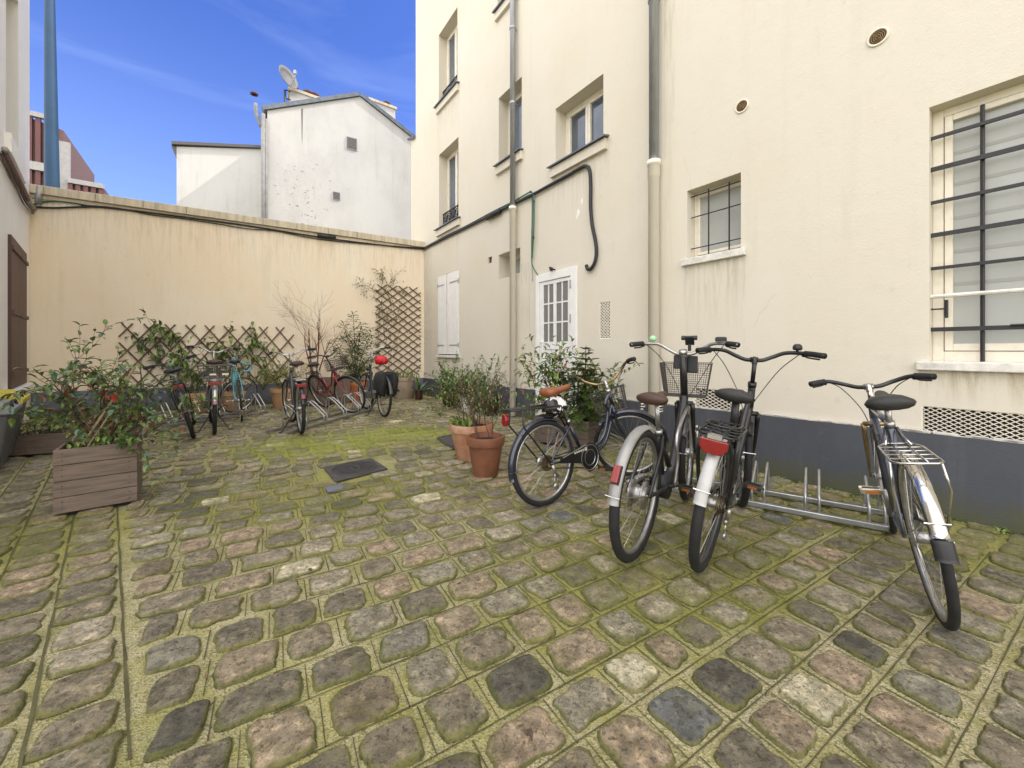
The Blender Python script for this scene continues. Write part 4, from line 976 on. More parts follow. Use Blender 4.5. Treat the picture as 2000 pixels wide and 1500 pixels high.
    # mudguards
    def guard_(name, c, a0, a1, mt, xf_=None, wd=.058, stay=None, R=None):
        g = MB(); g.x = xf_; R = R or r + .018; arc_strip(g, c, R, wd, a0, a1); o = g.build(name, M[mt], root, True)
        if stay is not None:
            g = MB(); g.x = xf_
            a = rad(stay); e = Vector((c[0] + (R + .008) * math.cos(a), 0, c[2] + (R + .008) * math.sin(a)))
            g.tube([Vector(c) + Y(.06), e + Y(.034), e - Y(.034), Vector(c) - Y(.06)], .0028, 5); g.build('mudguard_stay', M['chrome'], o)
        return o
    if 'rearguard' in S: a0, a1, mt, sy = S['rearguard']; guard_('rear_mudguard', (0, 0, r), a0, a1, mt, None, S.get('gw', .058), sy)
    if 'frontguard' in S: a0, a1, mt, sy = S['frontguard']; guard_('front_mudguard', (wb, 0, r), a0, a1, mt, xf, S.get('gw', .055), sy)
    if 'flap' in S: g = MB(); arc_strip(g, (0, 0, r), r + .022, .062, *S['flap'], n=6); g.build('mud_flap', M['blkplastic'], root, True)
    # seat post, saddle
    g = MB(); g.tube([sc_ - sx * .02, st + sx * .01], S.get('postr', .0135), 10); g.tube([sc_ - sx * .015, sc_ + sx * .015], tr * 1.25, 10); g.build('seat_post', M[S.get('mpost', 'alu')], root, True)
    sp = st + Vector((-.02, 0, .05))
    if S.get('seat', 'std') != 'none':
        g = MB(); make_saddle(g, sp, rad(S.get('stilt', 2)), S.get('sw', .085), S.get('sl', .27)); so = g.build('saddle', M[S.get('mseat', 'blackleather')], root, True)
        g = MB()
        for s in (-1, 1): g.tube(curve([sp + Vector((.12, s * .012, -.02)), sp + Vector((.02, s * .022, -.045)), sp + Vector((-.07, s * .04, -.03))], 4), .0035, 5)
        if S.get('springs'):
            for s in (-1, 1): g.tube([sp + Vector((-.075 + .014 * math.cos(i * .9), s * .05 + .014 * math.sin(i * .9), -.075 + .0022 * i)) for i in range(26)], .003, 5)
        g.build('saddle_rails', M['chrome'], so)
    # cranks, chainring, chain
    g = MB(); ca = rad(S.get('crank', 20)); cr_ = .165; dv = Vector((math.cos(ca), 0, math.sin(ca)))
    for s in (-1, 1): g.tube([bb + Y(-s * .055), bb + Y(-s * .062) + dv * (s * cr_)], [.012, .009], 8)
    g.tube([bb - Y(.062), bb + Y(.062)], .011, 8); cro = g.build('crank', M[S.get('mcrank', 'alu')], root, True)
    for s in (-1, 1):
        c = bb + dv * (s * cr_) + Y(-s * .115)
        g = MB(); g.box(c + Vector((.034, 0, 0)), .014, .09, .02); g.box(c - Vector((.034, 0, 0)), .014, .09, .02); g.box(c + Y(.04), .06, .012, .014); g.box(c - Y(.04), .06, .012, .014); g.tube([c - Y(.06), c + Y(.045)], .007, 6)
        po = g.build('pedal', M[S.get('mpedal', 'blkplastic')], cro)
        g = MB()
        for e in (-1, 1): g = MB(); g.box(c + Vector((e * .0425, 0, 0)), .004, .05, .014); g.build('pedal_reflector', M['amber'], po)
    cside = -.045
    if S.get('chain', True):
        g = MB(); R1 = S.get('ringr', .085); R2 = .035
        g.tube([bb + Y(cside - .002), bb + Y(cside + .002)], R1, 24); g.build('chainring', M[S.get('mring', 'alu')], cro)
        g = MB()
        for s in (1, -1): g.tube([bb + Vector((0, cside, s * R1)), hub + Vector((0, cside, s * R2))], .005, 5)
        g.tube([hub + Y(cside - .012), hub + Y(cside + .012)], R2, 14); g.build('chain', M['blkplastic'], root)
    if 'chainguard' in S:
        g = MB(); R1 = .112
        P = [bb + Vector((R1 * math.cos(rad(a)), -.07, R1 * math.sin(rad(a)))) for a in range(-95, 111, 12)]
        P += [Vector((.11, -.07, r + .025)), Vector((.10, -.07, r - .012)), bb + Vector((-.10, -.07, -.03))]
        g.prism(P, (0, .012, 0)); cg = g.build('chain_guard', M['bkblack'], root)
        g = MB(); g.tube([bb + Vector((.098 * math.cos(rad(a)), -.073, .098 * math.sin(rad(a)))) for a in range(0, 360, 15)], .003, 5, closed=True); g.tube([bb + Vector((.060 * math.cos(rad(a)), -.073, .060 * math.sin(rad(a)))) for a in range(0, 360, 15)], .0025, 5, closed=True)
        g.tube([Vector((.12, -.072, r + .022)), bb + Vector((-.04, -.072, .104))], .003, 5); g.build('silver_line', M['alu'], cg)
        g = MB()
        for k in range(5): a = bb.x - .14 + .023 * k; g.lathe([(0, 0), (.0085, 0), (.0085, .002)], 10, (a - .03, -.0725, r + .024 + (.16 + .023 * k) * .10), M=Matrix(((1, 0, 0), (0, 0, -1), (0, 1, 0))))
        g.box((bb.x - .045, -.0715, r + .052), .026, .002, .026); g.build('cream_dots', M['cream_dot'], cg)
    if S.get('motor'):
        g = MB(); g.tube([bb + Y(-.045), bb + Y(.045)], .085, 18); g.build('motor', M['blkplastic'], root, True)
        g = MB(); g.tube(curve([bb + Vector((.0, .075, .02)), bb + Vector((-.14, .075, .07)), Vector((.07, .078, r + .02))], 4), .026, 10, flat=.5); g.build('chain_guard', M['alu'], root, True)
        g = MB(); g.tube(curve([bb + Vector((.06, -.06, -.02)), bb + Vector((.09, -.065, .14)), bb + Vector((.10, -.05, .30)), hl + Vector((-.03, -.03, -.02))], 5), .011, 8); g.build('cable_cover', M['alu'], root, True)
    if S.get('derailleur'):
        g = MB(); h = hub + Y(-.075)
        g.tube([h + Vector((.01, 0, -.01)), h + Vector((.03, 0, -.05)), h + Vector((.05, .01, -.09))], .012, 8); g.tube([h + Vector((.05, .016, -.09)), h + Vector((.05, .0, -.09))], .022, 10); g.tube([h + Vector((.045, .012, -.165)), h + Vector((.045, 0, -.165))], .022, 10)
        for s in (-.014, .014): g.tube([h + Vector((.05 + s, .006, -.09)), h + Vector((.045 + s, .006, -.165))], .004, 5)
        g.build('derailleur', M['alu'], root, True)
        g = MB()
        for k in range(6): g.tube([hub + Y(-.03 - .006 * k), hub + Y(-.032 - .006 * k)], .058 - .006 * k, 18)
        g.build('sprockets', M['gold'], root)
    # handlebar and stem, steered
    if 'barsteer' in S:
        Rb = Matrix.Translation(A0) @ Matrix.Rotation(rad(S['barsteer']), 4, ax) @ Matrix.Translation(-A0); xf = (lambda p: Rb @ p); Rm = Rb
    fx = S.get('reach', .05); sh = Vector((fx, 0, 0)) + stemtop
    g = MB(); g.x = xf; g.tube([ht, stemtop - ax * .02], S.get('stemr', .0135), 10); g.tube(curve([stemtop - ax * .03, stemtop + Vector((fx * .4, 0, .008)), sh], 4), .016, 10); g.tube([ht - ax * .005, ht + ax * .025], tr * 1.35, 12)
    g.tube([sh - Y(.022), sh + Y(.022)], .019, 10); g.build('stem', M[S.get('mstem', 'alu')], root, True)
    bw_ = S.get('barw', .30); rise = S.get('rise', .05); back = S.get('back', .14); bt = S.get('bartype', 'swept')
    if bt == 'swept': half = [(0, 0, 0), (.012, .05, 0), (.03, .11, rise * .45), (.01, .18, rise), (-.05 * back / .14, bw_ * .82, rise * 1.02), (-back, bw_, rise * .9)]
    elif bt == 'cruiser': half = [(0, 0, 0), (.03, .07, .005), (.06, .15, rise * .45), (.03, .21, rise * .9), (-.08, bw_ * .88, rise), (-back, bw_, rise * .95)]
    elif bt == 'flat': half = [(0, 0, 0), (.0, .1, .0), (-.01, .2, .01), (-.03, bw_, .01)]
    else: half = [(0, 0, 0), (0, .12, 0), (.02, .19, 0), (.09, .2, -.005), (.12, .2, -.06), (.08, .2, -.12), (.0, .2, -.135)]
    pts = curve([sh + Vector((x, -y, z)) for (x, y, z) in half[::-1]] + [sh + Vector(p) for p in half[1:]], 6)
    g = MB(); g.x = xf; g.tube(pts, S.get('barr', .0115), 10); bo = g.build('handlebar', M[S.get('mbar', 'alu')], root, True)
    N = len(pts); ng = S.get('gripn', 8)
    for s in (0, 1):
        seg = pts[:ng] if s == 0 else pts[N - ng:]
        g = MB(); g.x = xf; g.tube(seg, .0175, 12); g.build('grip', M[S.get('mgrip', 'rubber')], bo, True)
        if S.get('levers', True):
            e = seg[-1] if s == 0 else seg[0]; e2 = seg[1] if s == 0 else seg[-2]; o_ = Vector((.035, 0, -.02))
            g = MB(); g.x = xf; g.tube([e, e + o_ * .6], .014, 8); g.tube(curve([e + o_ * .5, e.lerp(e2, .3) + o_ * 1.15, e2 + o_ * 1.25], 4), .0055, 6); g.build('brake_lever', M[S.get('mlever', 'blkplastic')], bo, True)
    if S.get('cables', True):
        g = MB()
        e1 = Rm @ pts[ng]; e2 = Rm @ pts[N - ng - 1]; fw = Rm.to_3x3() @ Vector((1, 0, 0)); h_ = Rm @ (hl + Vector((.03, 0, 0)))
        g.tube(curve([e1, e1.lerp(h_, .35) + fw * .10 + Vector((0, 0, .02)), e1.lerp(h_, .75) + fw * .09, h_], 6), .0028, 5)
        g.tube(curve([e2, e2.lerp(h_, .35) + fw * .12 + Vector((0, 0, .03)), e2.lerp(h_, .75) + fw * .10, hl + Vector((-.01, .02, -.05))], 6), .0028, 5)
        g.build('brake_cable', M['blkplastic'], root)
    if 'bell' in S:
        g = MB(); g.x = xf; p = pts[N - 1 - S['bell'][1]] if S['bell'][2] > 0 else pts[S['bell'][1]]
        g.lathe([(0, .028), (.015, .026), (.024, .016), (.027, .0), (.022, -.012), (0, -.014)], 14, p + Vector((.0, 0, .030))); g.tube([p, p + Vector((.0, 0, .03))], .008, 6); g.build('bell', M[S['bell'][0]], bo, True)
    if S.get('display'):
        p = pts[ng + 1]; g = MB(); g.x = xf; g.box(p + Vector((.01, .01, .028)), .045, .07, .03); bevel(g.build('bike_computer', M['blkplastic'], bo), .006)
        g = MB(); g.x = xf; g.box(p + Vector((.004, .01, .0445)), .026, .05, .002); g.build('computer_screen', mat('lcd', (.16, .18, .13), .2), bo)
    if S.get('phonemount'):
        p = sh + Vector((.01, -.035, .02)); g = MB(); g.x = xf; Q = Matrix.Rotation(-.7, 3, 'Y')
        g.tube([p, p + Vector((0, 0, .05))], .012, 8); c = p + Vector((.0, 0, .075)); g.box(c, .018, .06, .075, Q)
        for s in (-1, 1): g.box(c + Q @ Vector((-.008, s * .038, .03)), .03, .028, .022, Q)
        bevel(g.build('phone_holder', M['blkplastic'], bo), .005)
        g = MB(); g.x = xf; g.box(sh + Vector((.055, -.05, -.075)), .05, .07, .12); g.box(sh + Vector((.03, .045, -.06)), .04, .05, .1); bevel(g.build('battery_lock', M['blkplastic'], bo), .008)
    if S.get('mirror'):
        p = pts[3] if S['mirror'] < 0 else pts[-4]; g = MB(); g.x = xf; g.tube(curve([p, p + Vector((.02, 0, .06)), p + Vector((.0, .02, .13))], 4), .005, 6); g.lathe([(0, -.012), (.03, -.01), (.036, 0), (.03, .006), (0, .008)], 14, p + Vector((0, .02, .16)), M=Matrix.Rotation(PI / 2, 3, 'Y') @ Matrix.Diagonal((1.3, .8, 1))); g.build('mirror', M['blkplastic'], bo, True)
    # luggage rack
    if 'rack' in S:
        mt, zt, x0, x1, hw = S['rack']; g = MB(); rr = .0065 if mt != 'chrome' else .005
        loop = [(x1, -hw * .6, zt + .005), (x1, hw * .6, zt + .005), (x1 - .06, hw, zt), (x0 + .03, hw, zt), (x0, hw * .7, zt - .0), (x0, -hw * .7, zt), (x0 + .03, -hw, zt), (x1 - .06, -hw, zt)]
        g.tube([Vector(p) for p in loop], rr, 6, closed=True)
        nb = S.get('rackbars', 3)
        for k in range(1, nb + 1): x = x0 + (x1 - x0) * k / (nb + 1); g.tube([(x, -hw, zt + .001), (x, hw, zt + .001)], rr * .75, 5)
        for y in (-.35, .35): g.tube([(x0, hw * y, zt + .006), (x1 - .01, hw * y, zt + .006)], rr * .75, 5)
        for s in (-1, 1):
            g.tube([(x0 + .07, s * hw, zt), (x0 + .07, s * .085, zt - .12), (.0, s * .068, r + .01)], rr, 6)
            if S.get('racklegs', 1) > 1: g.tube([(x0 + .12, s * hw, zt), (x0 + .11, s * .085, zt - .12), (.015, s * .068, r + .01)], rr, 6)
            g.tube([(x1 - .02, s * hw * .6, zt), sc_ + Vector((-.02, s * .02, -.03))], rr, 6)
        ro = g.build('luggage_rack', M[mt], root, True)
        if S.get('rackclip'):
            g = MB(); g.tube(curve([(x1 - .08, -hw * .8, zt + .02), (x0 + .10, -hw * .8, zt + .035), (x0 + .06, 0, zt + .035), (x0 + .10, hw * .8, zt + .035), (x1 - .08, hw * .8, zt + .02)], 5), .005, 6); g.build('spring_clip', M[mt], ro, True)
        if S.get('rackboard'):
            g = MB(); g.box(((x0 + x1) / 2, 0, zt + .012), (x1 - x0) * .9, hw * 1.7, .012); g.build('rack_board', M['alu'], ro)
    if 'rearlight' in S:
        kind, x, z, wd, ht = S['rearlight']; g = MB()
        P = [(-wd / 2, ht / 2), (wd / 2, ht / 2), (wd / 2 * .96, -ht * .1), (wd / 2 * .55, -ht / 2), (-wd / 2 * .55, -ht / 2), (-wd / 2 * .96, -ht * .1)] if kind == 'wide' else [(wd / 2 * math.cos(a), ht / 2 * math.sin(a)) for a in [i * PI / 7 for i in range(14)]] if kind == 'oval' else [(-wd / 2, ht / 2), (wd / 2, ht / 2), (wd / 2, -ht / 2), (-wd / 2, -ht / 2)]
        for yo in ((0,) if kind != 'twin' else (-.03, .03)):
            P2 = P if kind != 'twin' else [(.026 * math.cos(a), .026 * math.sin(a)) for a in [i * PI / 6 for i in range(12)]]
            g = MB(); g.prism([(x, y + yo, z + zz) for (y, zz) in P2], (.03, 0, 0)); lo = bevel(g.build('rear_light', M['redlens'], root), .004)
            g = MB(); g.box((x + .035, yo, z), .02, wd * .5, ht * .8); g.build('light_housing', M['blkplastic'], lo)
        if kind == 'wide': g = MB(); g.box((x + .03, 0, z + ht * .68), .04, wd * .5, ht * .3); g.build('light_bracket', M['alu'], root)
    if 'guardlight' in S:
        a, wd, ht = S['guardlight']; R = r + .03; c = Vector((R * math.cos(rad(a)), 0, r + R * math.sin(rad(a)))); Q = Matrix.Rotation(-rad(a - 180), 3, 'Y')
        g = MB(); g.box(c, .022, wd, ht, Q); bevel(g.build('rear_reflector', M['redlens'], root), .004)
        g = MB(); g.box(c + Q @ Vector((.010, 0, 0)), .012, wd * 1.15, ht * 1.08, Q); g.build('reflector_housing', M['blkplastic'], root)
    if 'basket' in S:
        bx, bz0, bz1, w0, w1, d0, d1, nx, nz, rr, mt = S['basket']; g = MB(); g.x = xf if S.get('basketfront', 1) else None
        org = stemtop if S.get('basketfront', 1) else Vector((0, 0, 0))
        def cor(f, u, v): wd = w0 + (w1 - w0) * f; dp = d0 + (d1 - d0) * f; return Vector((org.x + bx + u * dp, v * wd / 2, bz0 + (bz1 - bz0) * f))
        loop = [(0, -1), (0, 1), (1, 1), (1, -1)]
        def peri(f, m_):
            P = []
            for i in range(4):
                a, b = loop[i], loop[(i + 1) % 4]
                for k in range(m_): t = k / m_; P.append(cor(f, a[0] + (b[0] - a[0]) * t, a[1] + (b[1] - a[1]) * t))
            return P
        for k in range(nz + 1): g.tube(peri(k / nz, 4), rr if 0 < k < nz else rr * 2.2, 4, closed=True)
        A, B = peri(0, nx), peri(1, nx)
        for p, q in zip(A, B): g.tube([p, q], rr, 4, cap=False)
        for k in range(nx + 1):
            g.tube([cor(0, 0, -1 + 2 * k / nx), cor(0, 1, -1 + 2 * k / nx)], rr, 4); g.tube([cor(0, k / nx, -1), cor(0, k / nx, 1)], rr, 4)
        g.build('basket', M[mt], root)
        if S.get('plate'):
            g = MB(); c = cor(.45, -.03, 0); g.box(c, .006, w1 * .62, .05); pl = g.build('basket_plate', M['blkplastic'], root)
            g = MB(); c = cor(.3, -.05, 0)
            for y in (-.11, .02): g.box(c + Y(y) + Vector((-.006, 0, .0)), .006, .07, .022)
            g.build('plate_reflector', M['chrome'], pl)
            g = MB(); c = cor(.42, -.06, 0); g.prism([c + Vector((0, -.02, -.03)), c + Vector((0, .02, -.03)), c + Vector((0, 0, .04))], (.006, 0, 0)); g.build('red_triangle', M['redlens'], pl)
    if 'stand' in S:
        g = MB(); s0_ = bb + Vector((-.10, 0, -.03)) if S['stand'] != 'rear' else Vector((.05, .06, r - .05))
        if S['stand'] == 'double':
            for s in (-1, 1): g.tube([s0_ + Y(s * .03), Vector((s0_.x - .09, s * .17, .012)), Vector((s0_.x - .10, s * .21, .010))], .009, 7)
        else: g.tube([s0_ + Y(.03), Vector((s0_.x - .10, .20, .02 + .0)), Vector((s0_.x - .115, .235, .01))], [.011, .010, .014], 8)
        g.build('kickstand', M['blkplastic'], root, True)
    if 'headlamp' in S:
        g = MB(); g.x = xf; p = hl + ax * .04 + Vector((.06, 0, 0)); g.lathe([(0, -.04), (.025, -.035), (.036, 0), (.038, .02), (0, .024)], 14, p, M=Matrix(((0, 0, 1), (0, 1, 0), (-1, 0, 0)))); g.tube([hl + ax * .03, p], .006, 5); g.build('headlamp', M[S['headlamp']], root, True)
    if S.get('lock'):
        g = MB(); a = S['lock']; g.tube([Vector((wb - .02 + a * math.cos(t), .05 + .05 * math.sin(t), .10 + a * math.sin(t) * .6)) for t in [i * PI / 8 for i in range(16)]], .016, 8, closed=True); g.build('cable_lock', M['bkblack'], root, True)
    info = dict(root=root, bb=bb, sc=sc_, st=st, sp=sp, stem=stemtop, sh=sh, r=r, hub=hub, Rm=Rm, ht=ht, hl=hl, wb=wb, ax=ax, fm=fm)
    return info
# ---- the four near bicycles
A = bicycle('black bicycle with tan saddle and curved double frame tubes, side on beside the terracotta pots', (1066, 990), (1246, 930), 3, -50,
    dict(r=.31, tyre=.021, wb=1.0, paint='bkblue', frame='swan', tube=.016, bar=.86, saddle=.83, mseat='tan', stilt=10, sw=.078, crown=.36, headlow=.37, headtop=.50, cluster=.58, bbx=.42, bbz=.29, seatang=62,
         rearguard=(60, 194, 'bkblue', 182), frontguard=(10, 150, 'bkblue', 160), rack=('bkblack', .72, -.32, .16, .065), rearlight=('oval', -.36, .655, .05, .085),
         bartype='cruiser', rise=.12, back=.13, barw=.28, barsteer=48, mbar='gold', gripn=9, chainguard=1, derailleur=1, crank=-38, gw=.052, headlamp='chrome',
         basket=(.10, .60, .80, .24, .30, .18, .24, 7, 4, .0025, 'basket'), mring='blkplastic'))
Bk = bicycle('dark electric bicycle with wire front basket, brown saddle and silver rear mudguard', (1240, 1092), (1338, 976), -3, 8,
    dict(r=.352, tyre=.025, tread=.0022, wb=1.08, paint='bkblack', mrim='alu', frame='lowstep', tube=.020, bar=1.11, saddle=.86, mseat='brownleather', springs=1, sw=.092, stilt=4, crown=.42, headlow=.43, headtop=.80, head=72,
         cluster=.64, stemr=.024, mstem='alu', barw=.33, rise=.07, back=.17, gripn=7, bell=('mint', 10, 1), display=1, phonemount=1, rearguard=(62, 172, 'silverfender', 166), frontguard=(20, 150, 'bkgrey', 168),
         guardlight=(150, .035, .085), motor=1, rearhub=.045, fronthub=.035, crank=-15, gw=.058, basket=(.09, .80, 1.04, .27, .34, .20, .25, 22, 15, .0011, 'basket'), postr=.0155, chain=False, mcrank='blkplastic'))
Ck = bicycle('black city bicycle with white rear mudguard, wide red tail light and black luggage rack', (1372, 1109), (1441, 985), -8, 14,
    dict(r=.345, tyre=.024, tread=.0018, wb=1.07, mrim='bkgrey', paint='bkblack', frame='step', tube=.019, bar=1.08, saddle=.90, mseat='blackleather', sw=.098, sl=.25, crown=.39, headlow=.41, headtop=.60, cluster=.62, postr=.020, mpost='bkblack', mstem='bkblack', mbar='bkblack',
         barw=.34, rise=.055, back=.15, barr=.013, gripn=8, bell=('blkplastic', 9, -1), rearguard=(95, 164, 'whitefender', 154), frontguard=(20, 140, 'bkblack', 160), rack=('bkblack', .74, -.20, .16, .085), rackbars=4, racklegs=2, rackclip=1,
         rearlight=('wide', -.235, .69, .125, .068), derailleur=1, crank=8, gw=.056, mcrank='blkplastic', lock=.0))
Dk = bicycle('old steel blue bicycle with chrome mudguards and chrome rack, alone at the far right', (1840, 1216), (1742, 1036), 9, -4,
    dict(r=.335, tyre=.017, wb=1.0, paint='bksteelblue', frame='diamond', tube=.0165, bar=.925, saddle=.905, mseat='blackleather', sw=.092, stilt=8, crown=.39, headlow=.41, headtop=.52, cluster=.78, bbx=.43, seatang=72, mbar='bkblack', mstem='chrome', bartype='swept', barw=.275, rise=.045, back=.06, gripn=10,
         mfork='gold', rearguard=(70, 160, 'chrome', 152), flap=(161, 173), rack=('chrome', .70, -.22, .17, .075), rackbars=4, derailleur=1, crank=-62, mpedal='chrome', gw=.056, reach=.06, barr=.0125))
t = bpy.data.curves.new('frame_lettering', 'FONT'); t.body = 'MONTCAR'; t.size = .034; t.align_x = 'CENTER'; t.align_y = 'CENTER'; t.extrude = .0005; t.space_character = 1.25
to = bpy.data.objects.new('lettering_source', t); me = bpy.data.meshes.new_from_object(to); bpy.data.objects.remove(to); me.name = 'frame_lettering'; me.materials.clear(); me.materials.append(M['bkblack'])
lo = bpy.data.objects.new('frame_lettering', me); COL.objects.link(lo); lo.parent = Dk['root']
d_ = ((Dk['hl'] + Dk['ax'] * .025) - Dk['bb']); pm = Dk['bb'] + d_ * .62; ux = -d_.normalized(); nz = (Vector((-1, .55, .45)) - ux * Vector((-1, .55, .45)).dot(ux)).normalized(); uy = nz.cross(ux)
lo.matrix_local = Matrix.Translation(pm + nz * .0188) @ Matrix((ux, uy, nz)).transposed().to_4x4()
# things resting on the near bicycles
def world(inf, p): return inf['root'].matrix_world @ Vector(p)
def crumple(label, name, cat, inf, c, sx, sy, sz, m, seed, amp=.22, n=12, wrap=None):
    rng = random.Random(seed); g = MB(); V = []; Fc = []; K = 18; ph = [rng.uniform(0, 6.28) for _ in range(6)]
    Mw = inf['root'].matrix_world
    for i in range(n + 1):
        th = PI * i / n
        for k in range(K):
            a = 2 * PI * k / K; f = 1 + amp * (math.sin(3 * a + ph[0] + th * 2) * .5 + math.sin(5 * th + ph[1] + a) * .4 + rng.uniform(-.35, .35))
            V.append(Mw @ (Vector(c) + Vector((math.sin(th) * math.cos(a) * sx * f, math.sin(th) * math.sin(a) * sy * f, math.cos(th) * sz * f))))
    for i in range(n):
        for k in range(K): q = (k + 1) % K; Fc.append((i * K + k, (i + 1) * K + k, (i + 1) * K + q, i * K + q))
    g.add(V, Fc); return tag(g.build(name, m, None, True), label, cat)
mblk = mat('black_white_plastic', (.012, .012, .013), .25, col2=(.72, .71, .70), vscale=13, thr=(.54, .56))
crumple('crumpled black and white plastic bag tied under the tan saddle', 'plastic_bag', 'bag', A, A['sp'] + Vector((-.02, 0, -.115)), .10, .075, .085, mblk, 4)
# ---- six bicycles along the back wall
E = bicycle('black bicycle with dark covered saddle and twin red tail lights, leftmost at the back', (379, 857), (372, 822), 13, 12,
    dict(r=.34, paint='bkblack', frame='diamond', bar=.99, saddle=.90, mseat='saddlecover', sw=.10, sl=.30, bartype='flat', mbar='bkblack', mstem='bkblack', barw=.30, rearguard=(85, 172, 'bkblack', None), rearlight=('twin', -.20, .70, .07, .05), rack=('bkblack', .74, -.18, .16, .06), crank=10, gw=.062, spokes=20, tyre=.024))
Fk = bicycle('grey Dutch style bicycle with brown saddle, wire rear basket and red tail light', (419, 850), (416, 818), 0, -8,
    dict(r=.35, paint='bkgrey', frame='step', bar=1.10, saddle=.97, mseat='brownleather', sw=.095, springs=1, barw=.31, rise=.07, back=.16, rearguard=(85, 165, 'alu', None), rearlight=('box', -.26, .70, .13, .045), guardlight=(163, .04, .05), rack=('alu', .74, -.24, .16, .07), stand='double', crank=5, gw=.06, spokes=20,
         basketfront=0, basket=(-.24, .77, .93, .30, .36, .26, .30, 6, 4, .003, 'basket'), plate=1, tyre=.023))
Gk = bicycle('light blue racing bicycle with blue taped drop handlebar', (472, 824), (459, 797), 5, -62,
    dict(r=.335, tyre=.014, paint='bkcyan', frame='diamond', bar=.96, saddle=.95, mseat='saddlecover', sw=.065, bartype='drop', mbar='bkcyan', mgrip='bkcyan', reach=.09, cluster=.80, gripn=14, levers=False, crank=-10, derailleur=1, spokes=20, wb=.99, rearguard=(200, 214, 'chrome', None), mpedal='chrome'))
Hk = bicycle('dark bicycle with reddish brown saddle standing on a long black kickstand at the back', (588, 849), (568, 825), 2, 10,
    dict(r=.345, paint='bkgrey', frame='lowstep', bar=1.06, saddle=.95, mseat='brownleather', sw=.09, barw=.32, rise=.06, back=.16, rearguard=(80, 165, 'bkblack', None), rearlight=('box', -.24, .67, .12, .045), guardlight=(150, .045, .06), rack=('bkblack', .73, -.22, .16, .07), rackboard=1, stand='side', crank=40, gw=.06, spokes=20, tyre=.023, chain=True))
Ik = bicycle('dark red bicycle leaning over with front basket and mirror', (636, 797), (686, 806), -20, 18,
    dict(r=.345, paint='bkred', frame='step', bar=1.08, saddle=.92, mseat='blackleather', sw=.10, barw=.30, rise=.06, back=.14, mbar='bkblack', mstem='bkblack', rearguard=(60, 190, 'bkblack', None), frontguard=(20, 150, 'bkblack', None), rack=('bkblack', .74, -.2, .16, .065), mirror=-1, crank=60, spokes=22, tube=.02,
         basket=(.08, .84, 1.03, .26, .34, .2, .27, 8, 5, .0026, 'basket')))
Jk = bicycle('black bicycle with black saddlebags and a red covered saddle near the tall trellis', (750, 816), (713, 800), -1, 8,
    dict(r=.345, paint='bkblack', frame='lowstep', bar=1.09, saddle=.90, seat='none', barw=.32, rise=.08, back=.16, rearguard=(75, 168, 'bkgrey', None), rack=('bkblack', .74, -.22, .17, .07), stand='side', crank=-60, spokes=22, tyre=.022, gw=.06, headlamp='blkplastic'))
rngc = random.Random(3)
g = MB(); c = Jk['sp'] + Vector((-.01, 0, .05))             # the ruffled red cover over the saddle
for k in range(46):
    a = rngc.uniform(0, 6.28); e = rngc.uniform(-.5, 1.2); dirv = Vector((math.cos(a) * math.cos(e), math.sin(a) * math.cos(e), math.sin(e)))
    p = c + Vector((dirv.x * .12, dirv.y * .10, dirv.z * .075)); u = dirv.orthogonal().normalized(); v = dirv.cross(u)
    th = rngc.uniform(0, 6.28); u, v = u * math.cos(th) + v * math.sin(th), v * math.cos(th) - u * math.sin(th); V = []
    for i in range(5):
        for j in range(5): x, y = (i - 2) / 2, (j - 2) / 2; V.append(p + u * x * .05 + v * y * .045 + dirv * (.022 * math.sin(3 * x + k) - .02 * (x * x + y * y)))
    g.add(V, [(i * 5 + j, i * 5 + j + 1, (i + 1) * 5 + j + 1, (i + 1) * 5 + j) for i in range(4) for j in range(4)])
g.lathe([(0, .05), (.06, .045), (.085, .0), (.06, -.05), (0, -.055)], 14, c)
so = g.build('saddle_cover', M['redcover'], Jk['root'], True)
for s in (-1, 1):
    V = []; g = MB(); prof = [(0, .0), (.05, .0), (.09, -.03), (.125, -.12), (.13, -.26), (.105, -.36), (.03, -.40), (.0, -.38)]
    n = 9
    for i in range(n):
        x = -.27 + .40 * i / (n - 1); bul = .55 + .45 * math.sin(PI * i / (n - 1)) ** .5
        for (y, z) in prof: V.append((x - .12 * z * (1 if x < -.1 else -.15), s * (.058 + y * bul + .008 * math.sin(x * 40 + z * 20)), .765 + z + .008 * math.sin(x * 31 + y * 50)))
    K = len(prof); Fc = [(i * K + j, i * K + (j + 1) % K, (i + 1) * K + (j + 1) % K, (i + 1) * K + j) for i in range(n - 1) for j in range(K)] + [tuple(range(K - 1, -1, -1)), tuple((n - 1) * K + k for k in range(K))]
    if s < 0: Fc = [tuple(reversed(f)) for f in Fc]
    g.add(V, Fc); po = g.build('pannier', M['pannier'], Jk['root'], True)
    g = MB(); g.box((-.10, s * .20, .45), .16, .006, .04); g.build('reflective_patch', M['zinc'], po)
